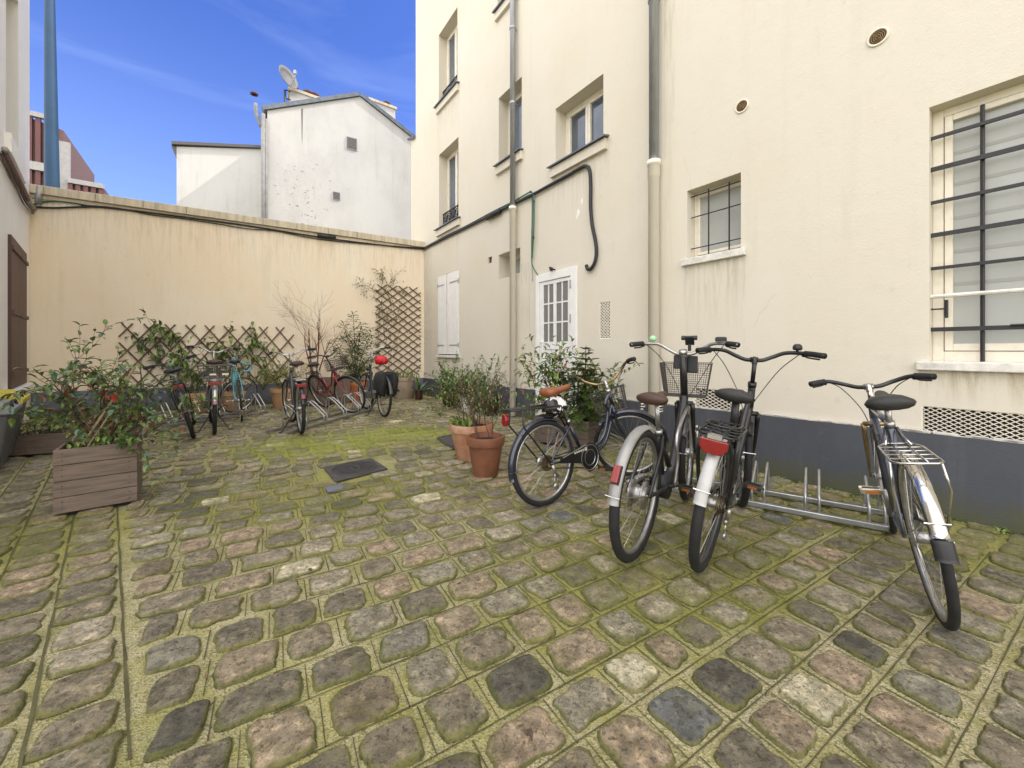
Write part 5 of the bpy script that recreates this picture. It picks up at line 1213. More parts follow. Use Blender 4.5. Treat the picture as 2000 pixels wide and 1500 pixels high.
# ------------------------------------------------------------------ bicycle racks
def rack(label, p0, p1, nrm, pairs, m, depth=.32, ht=.27, gap=.075):
    t = thing('bicycle_rack', label, 'bicycle rack'); p0 = Vector((p0.x, p0.y, 0)); p1 = Vector((p1.x, p1.y, 0)); d = (p1 - p0).normalized(); nrm = Vector((*nrm, 0)).normalized(); L = (p1 - p0).length
    for off in (0, depth):
        g = MB(); g.obox(p0 + nrm * (off - .018) + Vector((0, 0, .02)), d * L, nrm * .036, Vector((0, 0, .036))); bevel(g.build('rail', M[m], t), .005)
    for q in pairs:
        for s in (-.5, .5):
            c = p0 + d * (L * q + s * gap); g = MB()
            g.tube(curve([c + Vector((0, 0, .056)), c + Vector((0, 0, .13)), c + nrm * .03 + Vector((0, 0, .17)), c + nrm * (depth * .72) + Vector((0, 0, ht)), c + nrm * (depth * .95) + Vector((0, 0, ht * .98)), c + nrm * depth + Vector((0, 0, ht * .8)), c + nrm * depth + Vector((0, 0, .056))], 4), .0095, 10); g.build('hoop', M['steel'], t, True)
d_ = Vector((.79, -.613)); n_ = (.613, .79)
a = Vector((1.13, 3.27, 0)); b = G(1745, 1046)
rack('galvanised ground bicycle rack by the grey wall base under the near bicycles', a, b, n_, (.06, .30, .52, .73, .95), 'steel')
a = G(316, 838); b = G(522, 808); rack('dull low bicycle rack at the left along the back wall', a, b, (-.86, .50), (.06, .30, .52, .74, .95), 'dullsteel', ht=.34)
a = G(560, 851); b = G(728, 803); rack('dull low bicycle rack under the red bicycle along the back wall', a, b, (-.985, .17), (.16, .37, .60, .80, .95), 'dullsteel', ht=.34)
# ------------------------------------------------------------------ pots, planters and plants
def leafmat(name, c, c2=None, rough=.45): return mat(name, c, rough, var=0, col2=c2 or tuple(x * .55 for x in c), vscale=30, thr=(.35, .65))
M['leaf'] = leafmat('leaf_green', (.135, .205, .048)); M['leafd'] = leafmat('leaf_dark_green', (.068, .118, .036)); M['leafl'] = leafmat('leaf_light_green', (.24, .33, .06)); M['leafb'] = leafmat('leaf_blue_green', (0.111, 0.196, 0.128))
M['leafr'] = leafmat('leaf_red', (.38, .035, .025)); M['leafo'] = leafmat('leaf_bronze', (0.340, 0.153, 0.060)); M['leafy'] = leafmat('leaf_yellow_green', (.24, .24, .035)); M['dry'] = leafmat('dry_leaf', (.22, .16, .075))
M['twig'] = mat('twig_bark', (.085, .058, .042), .85, var=.4, vscale=40); M['redtwig'] = mat('red_twig_bark', (.11, .052, .036), .8, var=.4, vscale=30); M['cane'] = mat('bamboo_cane', (.30, .22, .13), .6, var=.3, vscale=20)
M['terra'] = mat('terracotta', (.36, .155, .075), .85, var=0, col2=(.48, .33, .23), vscale=5, thr=(.4, .7), bump=.2); M['terrab'] = mat('brown_terracotta', (.20, .075, .035), .8, var=.4, vscale=7, bump=.2)
M['terral'] = mat('pale_terracotta', (.44, .26, .14), .85, var=.25, vscale=6, bump=.2); M['beigepot'] = mat('weathered_beige_pot', (.36, .275, .20), .9, var=.3, vscale=7, bump=.3); M['orangepot'] = mat('orange_terracotta', (.45, .14, .045), .8, var=.2, vscale=7)
M['glazed'] = mat('dark_brown_glazed_pot', (.055, .022, .012), .35, var=.5, vscale=8); M['whitepot'] = mat('white_pot', (.60, .57, .52), .6, var=.3, vscale=8)
def leaf(mb, p, d, up, L, W, m, curl=.25):
    d = d.normalized(); s = d.cross(up)
    if s.length < 1e-4: s = d.orthogonal()
    s.normalize(); n = s.cross(d)
    q = [p, p + d * L * .30 + s * W * .5 + n * W * .22, p + d * L * .68 + s * W * .40 + n * W * .12, p + d * L - n * L * curl, p + d * L * .68 - s * W * .40 + n * W * .12, p + d * L * .30 - s * W * .5 + n * W * .22, p + d * L * .5]
    mb.add(q, [(0, 1, 6), (1, 2, 6), (2, 3, 6), (0, 6, 5), (6, 4, 5), (6, 3, 4)], m)
def rv(rng): 
    v = Vector((rng.gauss(0, 1), rng.gauss(0, 1), rng.gauss(0, 1))); return v.normalized()
def branch(mb, lf, p, d, L, r, depth, rng, o):
    """one limb: a wandering tapered tube that forks; leaves along the last orders"""
    n = max(3, int(L / o.get('seg', .06))); pts = [p.copy()]; rs = [r]; d = d.normalized()
    for i in range(n):
        d = (d + rv(rng) * o.get('wander', .18) + Vector((0, 0, o.get('lift', .05)))).normalized(); pts.append(pts[-1] + d * L / n); rs.append(max(r * (1 - .75 * (i + 1) / n), .0011))
    mb.tube(pts, rs, 5 if r < .006 else 7, cap=False)
    if depth <= o.get('leafdepth', 1) and lf is not None:
        for i in range(1, n + 1):
            dens = o['leaves'] * (1.6 if i == n else 1)
            for _ in range(int(dens) + (rng.random() < dens % 1)):
                t = (pts[i] - pts[i - 1]).normalized(); ld = (t * o.get('fwd', .5) + rv(rng) * .9 + Vector((0, 0, o.get('droop', .1)))).normalized()
                l = o['ll'] * rng.uniform(.6, 1.15); leaf(lf, pts[i] - (pts[i] - pts[i - 1]) * rng.random(), ld, Vector((0, 0, 1)), l, l * o['lw'], rng.choices(range(len(o['mix'])), o['mix'])[0], o.get('curl', .2))
    if depth > 0:
        k = o['fork'][min(depth, len(o['fork']) - 1)]
        for j in range(k):
            i = rng.randint(max(1, n // 3), n); dd = (pts[i] - pts[i - 1]).normalized(); nd = (dd * o.get('keep', .85) + rv(rng) * o.get('spread', .75)).normalized()
            branch(mb, lf, pts[i], nd, L * rng.uniform(.45, .8) * o.get('shrink', 1), rs[i] * .75, depth - 1, rng, o)
def pot_mesh(t, R, h, rb, m, rimh=.22, rimo=.016, name='pot', n=32):
    g = MB(); rh = h * rimh
    g.lathe([(0, .003), (rb, .003), (rb * 1.03, .012), (R - rimo, h - rh), (R, h - rh + .006), (R + .004, h - .008), (R, h), (R - .02, h), (R - .028, h - .03), (R - .05, h - .06)], n); o = g.build(name, M[m], t, True); smooth_by_angle(o, 35)
    g = MB(); prof = [(0, h - .04), (R * .5, h - .035), (R - .026, h - .045)]; g.lathe(prof, 20); g.build('soil', M['soil'], o, True); return o
def potted(label, base, R, h, rb, m, seed, o, stems, mats, cat='potted plant', name='potted_shrub', z0=0, lean=0, tw='twig', rimh=.22, group=None, rs0=.006, jit=.35):
    t = thing(name, label, cat, base, group=group); pot_mesh(t, R, h, rb, m, rimh); rng = random.Random(seed)
    st, lf = MB(), MB()
    for i in range(stems):
        a = 2 * PI * i / stems + rng.uniform(-.4, .4); p = Vector((R * jit * math.cos(a), R * jit * math.sin(a), h - .05)); tilt = o.get('tilt', .35) * rng.uniform(.3, 1.2)
        d = Vector((math.cos(a) * tilt + lean, math.sin(a) * tilt, 1)); branch(st, lf, p, d, o['L'] * rng.uniform(.75, 1.1), rs0 * rng.uniform(.8, 1.2), o.get('depth', 2), rng, o)
    st.build('stem', M[tw], t, True)
    if lf.v: lf.build('foliage', [M[k] for k in mats], t)
    return t
def blades(mb, p, n, L, W, rng, tilt=(.2, 1.1), m=1, seg=6, droop=.6, thick=.012):
    for i in range(n):
        a = 2 * PI * i * .382 + rng.uniform(-.2, .2); e = rng.uniform(*tilt); d = Vector((math.cos(a) * math.sin(e), math.sin(a) * math.sin(e), math.cos(e))); s = Vector((-math.sin(a), math.cos(a), 0)); l = L * rng.uniform(.65, 1.1); V = []; q = Vector(p); mi = rng.randrange(m)
        for k in range(seg + 1):
            f = k / seg; w_ = W * (.6 + 1.6 * f * (1 - f)) * (1 - f ** 4) ; nn = s.cross(d).normalized()
            V += [q + s * w_ / 2 + nn * thick * (1 - f), q - nn * thick * .4 * (1 - f), q - s * w_ / 2 + nn * thick * (1 - f)]; q = q + d * l / seg; d = (d + Vector((math.cos(a), math.sin(a), -.55)) * droop / seg * (.4 + f)).normalized()
        mb.add(V, [(3 * k + j, 3 * k + j + 1, 3 * k + j + 4, 3 * k + j + 3) for k in range(seg) for j in range(2)], mi)
def at(px, y, z=0): return Vector(((px - CX) / F * y, y, z))
# front left planter with the red leaved shrub
def board_box(name, parent, o, u, v, h, nb, m, th=.022, gap=.004, bend=0, foot=.03, rng=random.Random(2), open_top=True):
    u = Vector(u); v = Vector(v); o = Vector(o); Z = Vector((0, 0, 1)); out_ = []
    for (p, e, f) in ((o, u, v), (o + v, u, -v), (o, v, u), (o + u, v, -u)):
        fn = f.normalized(); en = e.normalized()
        g = MB(); bh = (h - foot) / nb
        a = p + (en * th if abs(e.dot(v)) > abs(e.dot(u)) else Vector((0, 0, 0))); ee = e - (en * 2 * th if abs(e.dot(v)) > abs(e.dot(u)) else Vector((0, 0, 0)))
        for k in range(nb): g.obox(a + fn * rng.uniform(0, .004) + Z * (foot + k * bh), ee, fn * th, Z * (bh - gap))
        b = g.build('side_boards', M[m], parent); bevel(b, .003); out_.append(b)
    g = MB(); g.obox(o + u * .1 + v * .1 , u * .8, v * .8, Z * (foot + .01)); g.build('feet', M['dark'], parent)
    g = MB(); g.obox(o + (u + v).normalized() * th * 1.5 + Z * (h - .07), u - u.normalized() * th * 2.2, v - v.normalized() * th * 2.2, Z * .02); g.build('soil', M['soil'], parent)
    return out_
t = thing('planter_box', 'square weathered timber planter with a sparse red leaved shrub in the left foreground', 'planter', group=None)
bl_ = Vector((-3.107, 2.667, 0)); brr = Vector((-2.785, 2.93, 0)); u = brr - bl_; nrm = Vector((-u.y, u.x, 0)).normalized()
sb = board_box('planter', t, bl_, u, nrm * .42, .47, 4, 'timber')
g = MB(); rng = random.Random(8)
for k in range(4):
    for x in (.10, .9): 
        for dz in (.3, .7): c = bl_ + u * x - nrm * .0005 + Vector((0, 0, .03 + .11 * (k + dz))); g.tube([c, c - nrm * .002], .004, 6)
g.build('nail_heads', M['black'], t)
st, lf = MB(), MB(); ctr = bl_ + u * .55 + nrm * .2 + Vector((0, 0, .40)); rng = random.Random(21)
o = dict(L=.70, seg=.055, wander=.22, lift=.03, shrink=.88, leaves=1.25, ll=.068, lw=.46, fork=[0, 3, 4], spread=.75, keep=.9, mix=[7, 3, 2, .28, .4], leafdepth=2, fwd=.6, droop=-.05)
for (dx, dy, dz, L, r) in ((-.9, -.1, .75, .72, .013), (-.45, .2, 1.0, .78, .013), (0, 0, 1, .66, .012), (.5, .1, .72, .74, .012), (.95, .2, .68, .78, .013), (.9, -.1, .5, .55, .010), (-.85, -.1, .55, .58, .010), (-.3, -.4, .7, .55, .010), (.25, -.3, .9, .55, .010), (-.75, .5, .55, .6, .01), (.4, -.2, .6, .42, .008), (-.15, .3, .9, .6, .009), (.7, .4, .8, .6, .009)):
    branch(st, lf, ctr, Vector((dx, dy, dz)), L * (1.04 if dz > .65 else .78) * (.85 if dx < -.7 else .72 if dx > .6 else .9 if dx > .3 else 1), r, 2, rng, o)
st.build('stem', M['redtwig'], t, True); lf.build('foliage', [M[k] for k in ('leaf', 'leafb', 'leafd', 'leafr', 'leafo')], t)
g = MB(); g.tube([ctr + Vector((-.12, -.1, -.02)), ctr + Vector((.22, .0, .62))], .008, 7); g.build('support_cane', M['cane'], t); g = MB(); g.tube([ctr + Vector((-.02, -.16, -.02)), ctr + Vector((.10, -.05, .30))], .006, 6); g.build('support_cane', M['cane'], t)
lf = MB()
for k in range(140): a = rng.uniform(0, 6.28); rr = rng.uniform(.05, .2); leaf(lf, ctr + Vector((rr * math.cos(a), rr * math.sin(a), .02 + rng.uniform(0, .10))), rv(rng) + Vector((0, 0, .4)), Vector((0, 0, 1)), .05, .024, rng.randrange(2))
tag(lf.build('underplanting', [M['leaf'], M['leafl']], t), kind='stuff')
# long low planter at the left wall
t = thing('planter_box', 'long low timber planter with leafy ground cover behind the wheeled bins', 'planter')
p0 = G(14, 897); p1 = G(118, 889); u = (p1 - p0); u.z = 0; u = u.normalized() * .95; v = Vector((-u.y, u.x, 0)).normalized() * .42
board_box('planter', t, p0, u, v, .24, 1, 'timber')
lf, st = MB(), MB(); rng = random.Random(31)
for k in range(46):
    p = p0 + u * rng.uniform(.05, .95) + v * rng.uniform(.05, .95) + Vector((0, 0, .2)); branch(st, lf, p, Vector((rng.gauss(0, .6), rng.gauss(0, .6), 1)), rng.uniform(.12, .34), .003, 1, rng, dict(leaves=1.5, ll=.045, lw=.55, fork=[0, 2], mix=[3, 2, 1], leafdepth=1, seg=.05))
st.build('stem', M['twig'], t); lf.build('foliage', [M['leaf'], M['leafl'], M['leafd']], t)
# near pots
O_ = dict
t = potted('large terracotta pot with pale rim and a tall shrub, behind the smaller brown pot', at(921, 4.18), .232, .375, .15, 'terra', 41, O_(L=.50, depth=2, seg=.05, wander=.16, lift=.06, leaves=2.6, ll=.048, lw=.42, fork=[0, 4, 4], spread=.85, mix=[4, 3, 2, 1], leafdepth=1, tilt=.35), 9, ('leafd', 'leaf', 'leafl', 'dry'), rs0=.005)
rng = random.Random(5); lf = MB(); 
for k in range(26): a = rng.uniform(2.4, 4.4); leaf(lf, Vector((.15 * math.cos(a) + rng.gauss(0, .03), .13 * math.sin(a) * .7, .35)), Vector((rng.gauss(-.2, .5), rng.gauss(0, .5), 1)), Vector((0, 1, .3)), rng.uniform(.07, .12), .05, rng.randrange(2))
lf.build('broad_leaves', [M['leafl'], M['leaf']], t)
sk, lf = MB(), MB(); branch(sk, lf, Vector((.05, .05, .35)), Vector((-.32, .15, 1)), .62, .006, 2, rng, O_(leaves=.25, ll=.03, lw=.4, fork=[0, 2, 3], mix=[1, 1], leafdepth=1, seg=.05, wander=.2, spread=.8))
branch(sk, lf, Vector((.0, .05, .35)), Vector((-.5, .1, 1)), .5, .005, 2, rng, O_(leaves=.25, ll=.03, lw=.4, fork=[0, 2, 3], mix=[1, 1], leafdepth=1, seg=.05, wander=.2, spread=.8))
sk.build('bare_stem', M['redtwig'], t); lf.build('sparse_leaves', [M['leafo'], M['leaf']], t)
potted('smaller brown terracotta pot with thin twiggy plant, in front of the large terracotta pot', at(948.5, 3.60), .172, .365, .108, 'terrab', 42, O_(L=.48, depth=2, seg=.05, wander=.2, lift=.05, leaves=.9, ll=.028, lw=.4, fork=[0, 3, 4], spread=.7, mix=[3, 2, 2], leafdepth=1, tilt=.4), 6, ('leafd', 'dry', 'leafo'), rs0=.004)
potted('small dark brown pot half hidden behind the twiggy plants', at(958, 6.9), .16, .34, .11, 'glazed', 43, O_(L=.4, depth=1, leaves=1.2, ll=.05, lw=.4, fork=[0, 3], mix=[2, 1], tilt=.4), 6, ('leafd', 'leaf'))
potted('white pot on the ground beyond the large terracotta pot', at(913, 7.35), .14, .26, .11, 'whitepot', 44, O_(L=.42, depth=2, leaves=1.2, ll=.05, lw=.45, fork=[0, 3, 3], mix=[2, 2, 1], tilt=.5), 7, ('leaf', 'leafl', 'leafd'))
# box with shrub and small fir by the door
t = thing('planter_box', 'low timber planter with a leafy shrub in front of the white door', 'planter')
p0 = at(1030, 4.35); u = Vector((.62, .0, 0)); u = Vector((.50, -.36, 0)).normalized() * .72; p0 = Vector((.27, 4.85, 0)); v = Vector((-u.y, u.x, 0)).normalized() * .40
board_box('planter', t, p0, u, v, .34, 3, 'timber')
st, lf = MB(), MB(); rng = random.Random(51); c = p0 + u * .42 + v * .5 + Vector((0, 0, .3))
o = O_(seg=.06, wander=.16, lift=.04, leaves=1.5, ll=.085, lw=.42, fork=[0, 3, 4], spread=.7, keep=.95, mix=[5, 1.5, 4, 1], leafdepth=2, fwd=.6, droop=-.1, curl=.3)
for (dx, dy, dz, L, r) in ((-.75, -.2, .9, .58, .009), (-.35, .1, 1.1, .56, .009), (.25, 0, 1.2, .62, .009), (-.8, .1, .6, .6, .008), (.6, -.2, .7, .5, .008), (-.1, -.4, .8, .5, .008), (.8, .2, .6, .55, .007), (-.5, -.5, .6, .45, .007), (.1, .2, 1, .62, .008), (.45, -.4, .6, .4, .007), (.9, -.3, .5, .5, .008), (.6, .3, .8, .5, .008), (1.1, 0, .4, .5, .008), (.7, -.6, .35, .4, .007)): branch(st, lf, c + Vector((rng.gauss(0, .06), rng.gauss(0, .06), 0)), Vector((dx, dy, dz)), L, r, 2, rng, o)
st.build('stem', M['redtwig'], t, True); lf.build('foliage', [M[k] for k in ('leaf', 'leafd', 'leafl', 'leafo')], t)
t = thing('fir_tree', 'small young fir tree in the timber planter in front of the white door', 'tree'); c = p0 + u * .80 + v * .45 + Vector((0, 0, .28)); rng = random.Random(61)
st, lf = MB(), MB(); hgt = .92; st.tube([c, c + Vector((.02, 0, hgt * .5)), c + Vector((.03, 0, hgt))], [.014, .009, .003], 7)
def needles(p, d, L, m):
    n = max(4, int(L / .010)); s = d.cross(Vector((0, 0, 1))).normalized()
    for i in range(n):
        f = i / n; q = p + d * L * f
        for sg in (-1, 1):
            dd = (d * .75 + s * sg * .9 + Vector((0, 0, rng.uniform(-.1, .5)))).normalized(); leaf(lf, q, dd, Vector((0, 0, 1)), .032 * (1 - .3 * f), .010, m, .0)
for k in range(13):
    f = k / 12; z = .12 + (hgt - .16) * f; L = .40 * (1 - f) ** .8 + .06; nb = 6 if f < .8 else 4
    for j in range(nb):
        a = 2 * PI * j / nb + k * .9 + rng.uniform(-.2, .2); d = Vector((math.cos(a), math.sin(a), .15 - .45 * (1 - f) + rng.uniform(-.1, .1))).normalized(); l = L * rng.uniform(.75, 1.1); p = c + Vector((.03 * f, 0, z)); e = p + d * l + Vector((0, 0, .05 * l)); st.tube([p, p.lerp(e, .5) - Vector((0, 0, .01)), e], [.004, .003, .0015], 5); mi = rng.randrange(2); needles(p, d, l, mi)
        for b in (.35, .55, .75):
            for sg in (-1, 1): sd = (d + d.cross(Vector((0, 0, 1))) * sg * .8).normalized(); needles(p + d * l * b, sd, l * (.5 - .3 * b), mi)
st.build('trunk', M['twig'], t); lf.build('crown', [mat('fir_needles', (.055, .105, .022), .5), mat('fir_needles_light', (.12, .19, .04), .5)], t)
# far pots along the back wall
potted('pale terracotta pot with a reddish green bush between the far bicycles', at(555, 7.75), .24, .40, .17, 'terral', 71, O_(L=.42, depth=2, seg=.06, leaves=2.0, ll=.05, lw=.35, fork=[0, 4, 4], spread=.85, mix=[4, 4, 1.3, 2], leafdepth=1, tilt=.6, wander=.2), 9, ('leafl', 'leafy', 'leafo', 'leaf'))
potted('orange brown pot behind the light blue bicycle', at(456, 7.45), .20, .36, .14, 'terral', 72, O_(L=.5, depth=2, leaves=1.1, ll=.09, lw=.3, fork=[0, 3, 3], mix=[2, 2, 1], leafdepth=1, tilt=.5), 6, ('leafd', 'leaf', 'leafl'))
potted('beige pot with long leaves behind the leftmost far bicycle', at(376, 7.05), .19, .38, .13, 'terral', 73, O_(L=.45, depth=1, leaves=1.2, ll=.16, lw=.14, fork=[0, 2, 3], mix=[2, 2, 1], leafdepth=1, tilt=.5), 6, ('leafd', 'leaf', 'leafl'))
t = thing('planter_box', 'grey timber planter with a bare red twigged maple at the back wall', 'planter')
p0 = G(588, 795); u = Vector((.854, .52, 0)) * .92; v = Vector((-.52, .854, 0)) * .42; board_box('planter', t, p0, u, v, .56, 3, 'timber')
st = MB(); rng = random.Random(83); c = p0 + u * .30 + v * .5 + Vector((0, 0, .5)); o = O_(seg=.10, wander=.12, lift=.03, fork=[0, 4, 4, 3], spread=.62, keep=1.0, leaves=0, ll=0, lw=0, mix=[1], leafdepth=-1, shrink=.95)
for (dx, dy, dz, L) in ((-.42, 0, 1, 1.15), (.10, .0, 1, 1.25), (-.15, -.1, 1, 1.1), (.38, .1, 1, .9)): branch(st, None, c, Vector((dx, dy, dz)), L, .020, 3, rng, o)
st.build('branches', mat('maple_bark', (.19, .07, .045), .7, var=.3, vscale=20), t, True)
t = thing('potted_oleander', 'orange pot with a tall oleander at the back wall', 'potted plant', at(695, 8.72)); pot_mesh(t, .24, .45, .17, 'orangepot'); rng = random.Random(91); st, lf = MB(), MB()
for (dx, dy, L) in ((-.28, 0, 1.35), (-.10, .1, 1.55), (.12, 0, 1.35), (.32, .05, 1.15), (-.45, -.1, .95), (.05, -.2, .9), (.5, 0, .8), (-.2, -.2, .6), (.25, -.25, .5)):
    P = curve([Vector((0, 0, .4)), Vector((dx * .35, dy * .4, .4 + L * .5)), Vector((dx, dy, .4 + L))], 5); st.tube(P, [.010 - .0006 * i for i in range(11)], 6); tips = [(P[-1], 1), (P[-3], .8), (P[-5], .7)]
    for (sx, sz_) in ((-.2, .22), (.2, .26)): e = P[6] + Vector((sx, rng.gauss(0, .08), sz_)); st.tube([P[6], e], .005, 5); tips.append((e, .9))
    for (e, k) in tips:
        for i in range(15): a = 2.4 * i; el = rng.uniform(-.5, .9); leaf(lf, e - Vector((0, 0, .012 * i)), Vector((math.cos(a), math.sin(a), el)), Vector((0, 0, 1)), .17 * k * rng.uniform(.7, 1.1), .026, rng.choices((0, 1, 2), (5, 3, 1))[0], .2)
for i in range(150): a = rng.uniform(0, 6.28); leaf(lf, Vector((.2 * rng.gauss(0, .6), .2 * rng.gauss(0, .6), .42 + rng.uniform(0, .35))), Vector((math.cos(a), math.sin(a), rng.uniform(-.2, 1))), Vector((0, 0, 1)), .16, .03, rng.choices((0, 1, 2), (5, 3, 1))[0])
st.build('stem', M['twig'], t, True); lf.build('foliage', [M['leafd'], M['leaf'], M['leafl']], t)
t = thing('potted_grass', 'large weathered beige pot with short grass in the far corner below the tall trellis', 'potted plant', at(789, 9.35)); pot_mesh(t, .275, .50, .22, 'beigepot', .16); g = MB(); rng = random.Random(7)
for k in range(16): blades(g, (rng.gauss(0, .11), rng.gauss(0, .11), .46), 7, .26, .012, rng, (.05, .8), 2, 4, .3, .001)
g.build('grass', [M['leafl'], M['leaf']], t)
t = thing('potted_agave', 'tiny agave in a small brown pot in the far corner', 'potted plant', at(818, 9.05)); pot_mesh(t, .10, .22, .085, 'glazed', .1); g = MB(); blades(g, (0, 0, .2), 16, .42, .045, random.Random(3), (.1, 1.2), 2); g.build('leaves', [M['leafb'], M['leaf']], t)
t = thing('potted_agave', 'larger spiky agave in a brown pot at the foot of the cream wall', 'potted plant', at(876, 7.95)); pot_mesh(t, .145, .33, .11, 'glazed', .1); g = MB(); blades(g, (0, 0, .31), 26, .62, .06, random.Random(13), (.08, 1.3), 2); g.build('leaves', [M['leafb'], M['leaf']], t)
lf, st = MB(), MB(); rng = random.Random(14)
for k in range(10): branch(st, lf, Vector((.05, -.08, .25)), Vector((rng.uniform(-.6, 1.2), -.6, rng.uniform(-.3, .8))), .35, .003, 1, rng, O_(leaves=1.3, ll=.07, lw=.2, fork=[0, 2], mix=[2, 1], leafdepth=1))
lf.build('trailing_leaves', [M['leafy'], M['leaf']], t)
t = thing('low_plant', 'low leafy clump on the ground right of the agave pot', 'plant', at(905, 7.7)); lf, st = MB(), MB()
for k in range(14): branch(st, lf, Vector((rng.gauss(0, .16), rng.gauss(0, .1), 0)), Vector((rng.gauss(0, .5), rng.gauss(0, .5), 1)), .5, .004, 1, rng, O_(leaves=1.5, ll=.075, lw=.38, fork=[0, 3], mix=[2, 2, 1], leafdepth=1))
st.build('stem', M['twig'], t); lf.build('foliage', [M['leaf'], M['leafd'], M['leafl']], t)
# ------------------------------------------------------------------ trellises and climbers
def trellis(label, px0, px1, ytop, ybot, pitch, slope, d, ext=.03):
    t0, z1 = BW.sz(px1, ytop); t1 = BW.s_(px0); _, z1 = BW.sz(px0, ytop[0]) if isinstance(ytop, tuple) else BW.sz(px0, ytop); _, z0 = BW.sz(px0, ybot)
    Wd, Hh = t1 - t0, z1 - z0; t = thing('trellis', label, 'trellis'); slats = {1: MB(), -1: MB()}
    for sg, dd in ((1, 0), (-1, .012)):
        k = -Hh / slope - pitch
        while k < Wd + Hh / slope + pitch:
            # line u = k + sg * v / slope
            P = []
            v0, v1 = 0, Hh
            lo, hi = (0 - k) * sg * slope, (Wd - k) * sg * slope
            if lo > hi: lo, hi = hi, lo
            a, b = max(v0, lo), min(v1, hi)
            if b - a > .05:
                pa = BW.P(t0 + k + sg * a / slope, z0 + a, -d - dd); pb = BW.P(t0 + k + sg * b / slope, z0 + b, -d - dd); e = (pb - pa).normalized(); pa -= e * ext; pb += e * ext; n2 = e.cross(BW.N).normalized()
                slats[sg].obox(pa - n2 * .013, pb - pa, n2 * .026, -BW.N * .008)
            k += pitch
    slats[1].build('slats', M['lath'], t); slats[-1].build('slats', M['lath'], t)
    return t0, t1, z0, z1
a = trellis('wide low brown lattice trellis on the peach wall behind the far bicycles', 236, 572, 634, 770, .300, 1.32, .03)
b = trellis('tall brown lattice trellis in the corner of the peach wall', 735, 819, 557, 733, .255, .72, .03)
def climber(label, W, starts, seed, o, mats, tw='twig', off=.07, name='climbing_plant'):
    rng = random.Random(seed); st, lf = MB(), MB(); t = thing(name, label, 'climbing plant')
    for (px, py, dx, dz, L) in starts: p = W.px(px, py, -off); branch(st, lf, p, W.D * -dx + Vector((0, 0, dz)) - W.N * .05, L, .006, o.get('depth', 2), rng, o)
    st.build('stem', M[tw], t); lf.build('foliage', [M[k] for k in mats], t)
cl = O_(seg=.09, wander=.28, lift=.02, leaves=1.15, ll=.15, lw=.38, fork=[0, 2, 3], spread=.7, mix=[3, 4, 1], leafdepth=2, fwd=.2, droop=-.5, curl=.3)
climber('leafy climber on the right half of the low trellis above the blue bicycle', BW, [(470, 760, .1, 1, .75), (485, 740, -.2, 1, .65), (500, 745, .3, 1, .55), (470, 720, -.5, .8, .5), (450, 770, -.5, .8, .7), (515, 760, .2, .8, .5), (480, 690, .1, 1, .35), (455, 700, -.6, .5, .4)], 101, cl, ('leaf', 'leafl', 'leafd'))
climber('leafy climber on the left half of the low trellis behind the red leaved shrub', BW, [(330, 770, .1, 1, .7), (345, 740, .2, 1, .7), (370, 740, .1, 1, .5), (320, 720, -.3, 1, .5), (360, 700, -.4, .8, .4), (390, 760, .2, .9, .5), (310, 690, .1, 1, .4), (420, 760, .1, .8, .4)], 102, cl, ('leaf', 'leafd', 'leafl'))
climber('thin twining vine bunched over the top left of the tall trellis', BW, [(757, 735, -.1, 1, 1.2), (750, 660, -.1, 1, .8), (762, 600, -.3, 1, .55), (748, 575, -.6, .3, .5), (752, 560, .4, .4, .5), (745, 585, -.3, -.7, .5), (742, 600, -.1, -1, .7), (765, 565, .5, .1, .4), (740, 570, -.8, 0, .35), (765, 640, .4, .6, .5), (745, 555, .2, .5, .2), (755, 557, -.3, .4, .3), (735, 640, 0, -1, .5)], 103, O_(seg=.07, wander=.35, lift=0, leaves=.9, ll=.045, lw=.5, fork=[0, 4, 4], spread=.9, mix=[2, 2, 3], leafdepth=2, depth=2, droop=-.2), ('leaf', 'leafy', 'dry'))
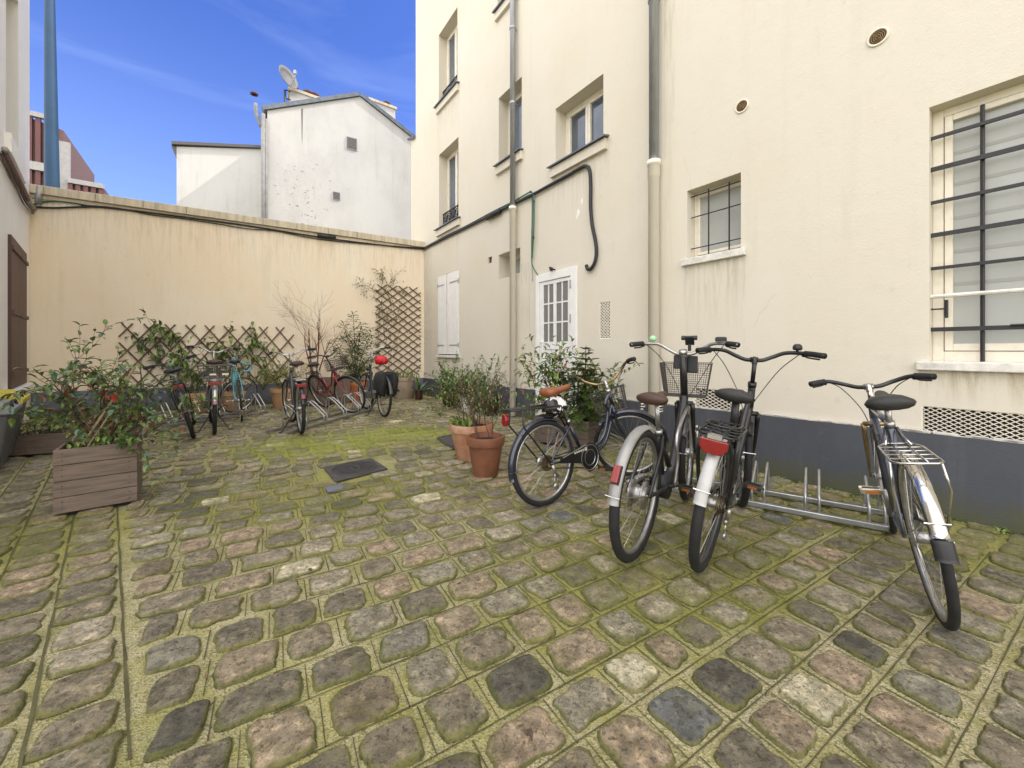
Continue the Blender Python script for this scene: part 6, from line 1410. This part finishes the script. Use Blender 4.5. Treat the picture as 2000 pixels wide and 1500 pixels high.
# ------------------------------------------------------------------ wheeled bins against the left building
M['binbody'] = mat('dark_grey_bin_plastic', (.085, .088, .092), .5, var=.2, vscale=5); M['bingrey'] = mat('grey_bin_lid', (.20, .215, .225), .45, var=.15, vscale=5); M['binyellow'] = mat('yellow_bin_lid', (.52, .44, .03), .4, var=.1)
def bin_(label, c, ang, lid, W=.58, D=.72, h=.98):
    t = thing('wheeled_bin', label, 'bin', c, ang); g = MB()
    for z0, z1, k0, k1 in ((.06, h * .86, .82, 1.0),):
        P = []
        for (z, k) in ((z0, k0), (z1, k1)):
            for (x, y) in ((-1, -1), (1, -1), (1, 1), (-1, 1)): P.append((x * W / 2 * k, y * D / 2 * k, z))
        g.add(P, [(3, 2, 1, 0), (4, 5, 6, 7), (0, 1, 5, 4), (1, 2, 6, 5), (2, 3, 7, 6), (3, 0, 4, 7)])
    g.box((0, 0, h * .865), W * 1.06, D * 1.05, .05); bevel(g.build('body', M['binbody'], t), .03, 3)
    g = MB(); n = 10; prof = []
    for i in range(n + 1): f = i / n; prof.append((-D / 2 * 1.06 + f * D * 1.08, h * .90 + .09 * math.sin(PI * (f * .75 + .25)) - (.05 * (1 - f / .15) if f < .15 else 0)))
    g.prism([(-W * .54, y, z) for y, z in prof] + [(-W * .54, prof[-1][0], h * .885), (-W * .54, prof[0][0], h * .86)], (W * 1.08, 0, 0)); lo = bevel(g.build('lid', M[lid], t), .012)
    g = MB(); g.tube(curve([(-.12, -D / 2 * 1.0, h * .93), (-.12, -D / 2 * .98, h * 1.0), (.12, -D / 2 * .98, h * 1.0), (.12, -D / 2 * 1.0, h * .93)], 3), .012, 8); g.build('lid_handle', M['blkplastic'], lo, True)
    for s in (-1, 1): g = MB(); g.tube([(s * W * .42, D * .36, .10), (s * W * .52, D * .36, .10)], .10, 16); g.build('wheel', M['rubber'], t)
    g = MB(); g.tube([(-W * .4, D / 2 + .07, h * .88), (W * .4, D / 2 + .07, h * .88)], .016, 8); g.build('push_handle', M['binbody'], t)
BA = math.atan2(LW.D.y, LW.D.x)
bin_('grey lidded wheeled bin nearest at the left edge of the courtyard', LW.P(4.34, 0, .10), BA + PI, 'bingrey', h=.66)
bin_('wheeled bin with a yellow lid against the pale left building', LW.P(3.68, 0, .10), BA + PI, 'binyellow', h=.70)

# ------------------------------------------------------------------ a little litter blown over the setts
g = MB(); rng = random.Random(404)
for k in range(60):
    px = rng.uniform(60, 1950); py = 770 + 700 * rng.random() ** 1.6; p = G(px, py)
    if not in_yard(p): continue
    a = rng.uniform(0, 6.28); l = rng.uniform(.012, .045); leaf(g, p + Vector((0, 0, .015)), Vector((math.cos(a), math.sin(a), rng.uniform(-.05, .25))), Vector((0, 0, 1)), l, l * rng.uniform(.25, .55), rng.choice((0, 0, 1, 2)), .25)
for k in range(90):                                        # and gathered along the foot of the walls
    W = RW if k % 2 else BW; t_ = rng.uniform(.2, 8.5) if k % 2 else rng.uniform(.1, 6.6); p = W.P(t_, .008, -.03 - abs(rng.gauss(0, .05))); a = rng.uniform(0, 6.28); l = rng.uniform(.012, .05)
    leaf(g, p, Vector((math.cos(a), math.sin(a), rng.uniform(0, .4))), Vector((0, 0, 1)), l, l * .45, rng.choice((0, 1, 2)), .25)
tag(g.build('fallen_leaves', [M['dry'], M['twig'], M['twig']]), 'small dry leaves and bits scattered over the cobbles', 'leaf litter', kind='stuff')
g = MB(); rng = random.Random(405)
for k in range(150):                                       # moss and weed tufts where the plinth meets the paving
    if k % 3: p = RW.P(rng.uniform(5.5, 9.6), .0, -.03 - abs(rng.gauss(0, .02)))
    else: p = BW.P(rng.uniform(.1, 6.6), .0, -.03 - abs(rng.gauss(0, .02)))
    for j in range(rng.randint(3, 8)): a = rng.uniform(0, 6.28); l = rng.uniform(.012, .045); leaf(g, p + Vector((rng.gauss(0, .015), rng.gauss(0, .015), 0)), Vector((math.cos(a) * .7, math.sin(a) * .7, 1)), Vector((0, 0, 1)), l, l * .3, rng.randrange(2), .3)
tag(g.build('wall_foot_weeds', [M['leaf'], M['leafl']]), 'tiny weeds and moss tufts along the foot of the walls', 'weeds', kind='stuff')
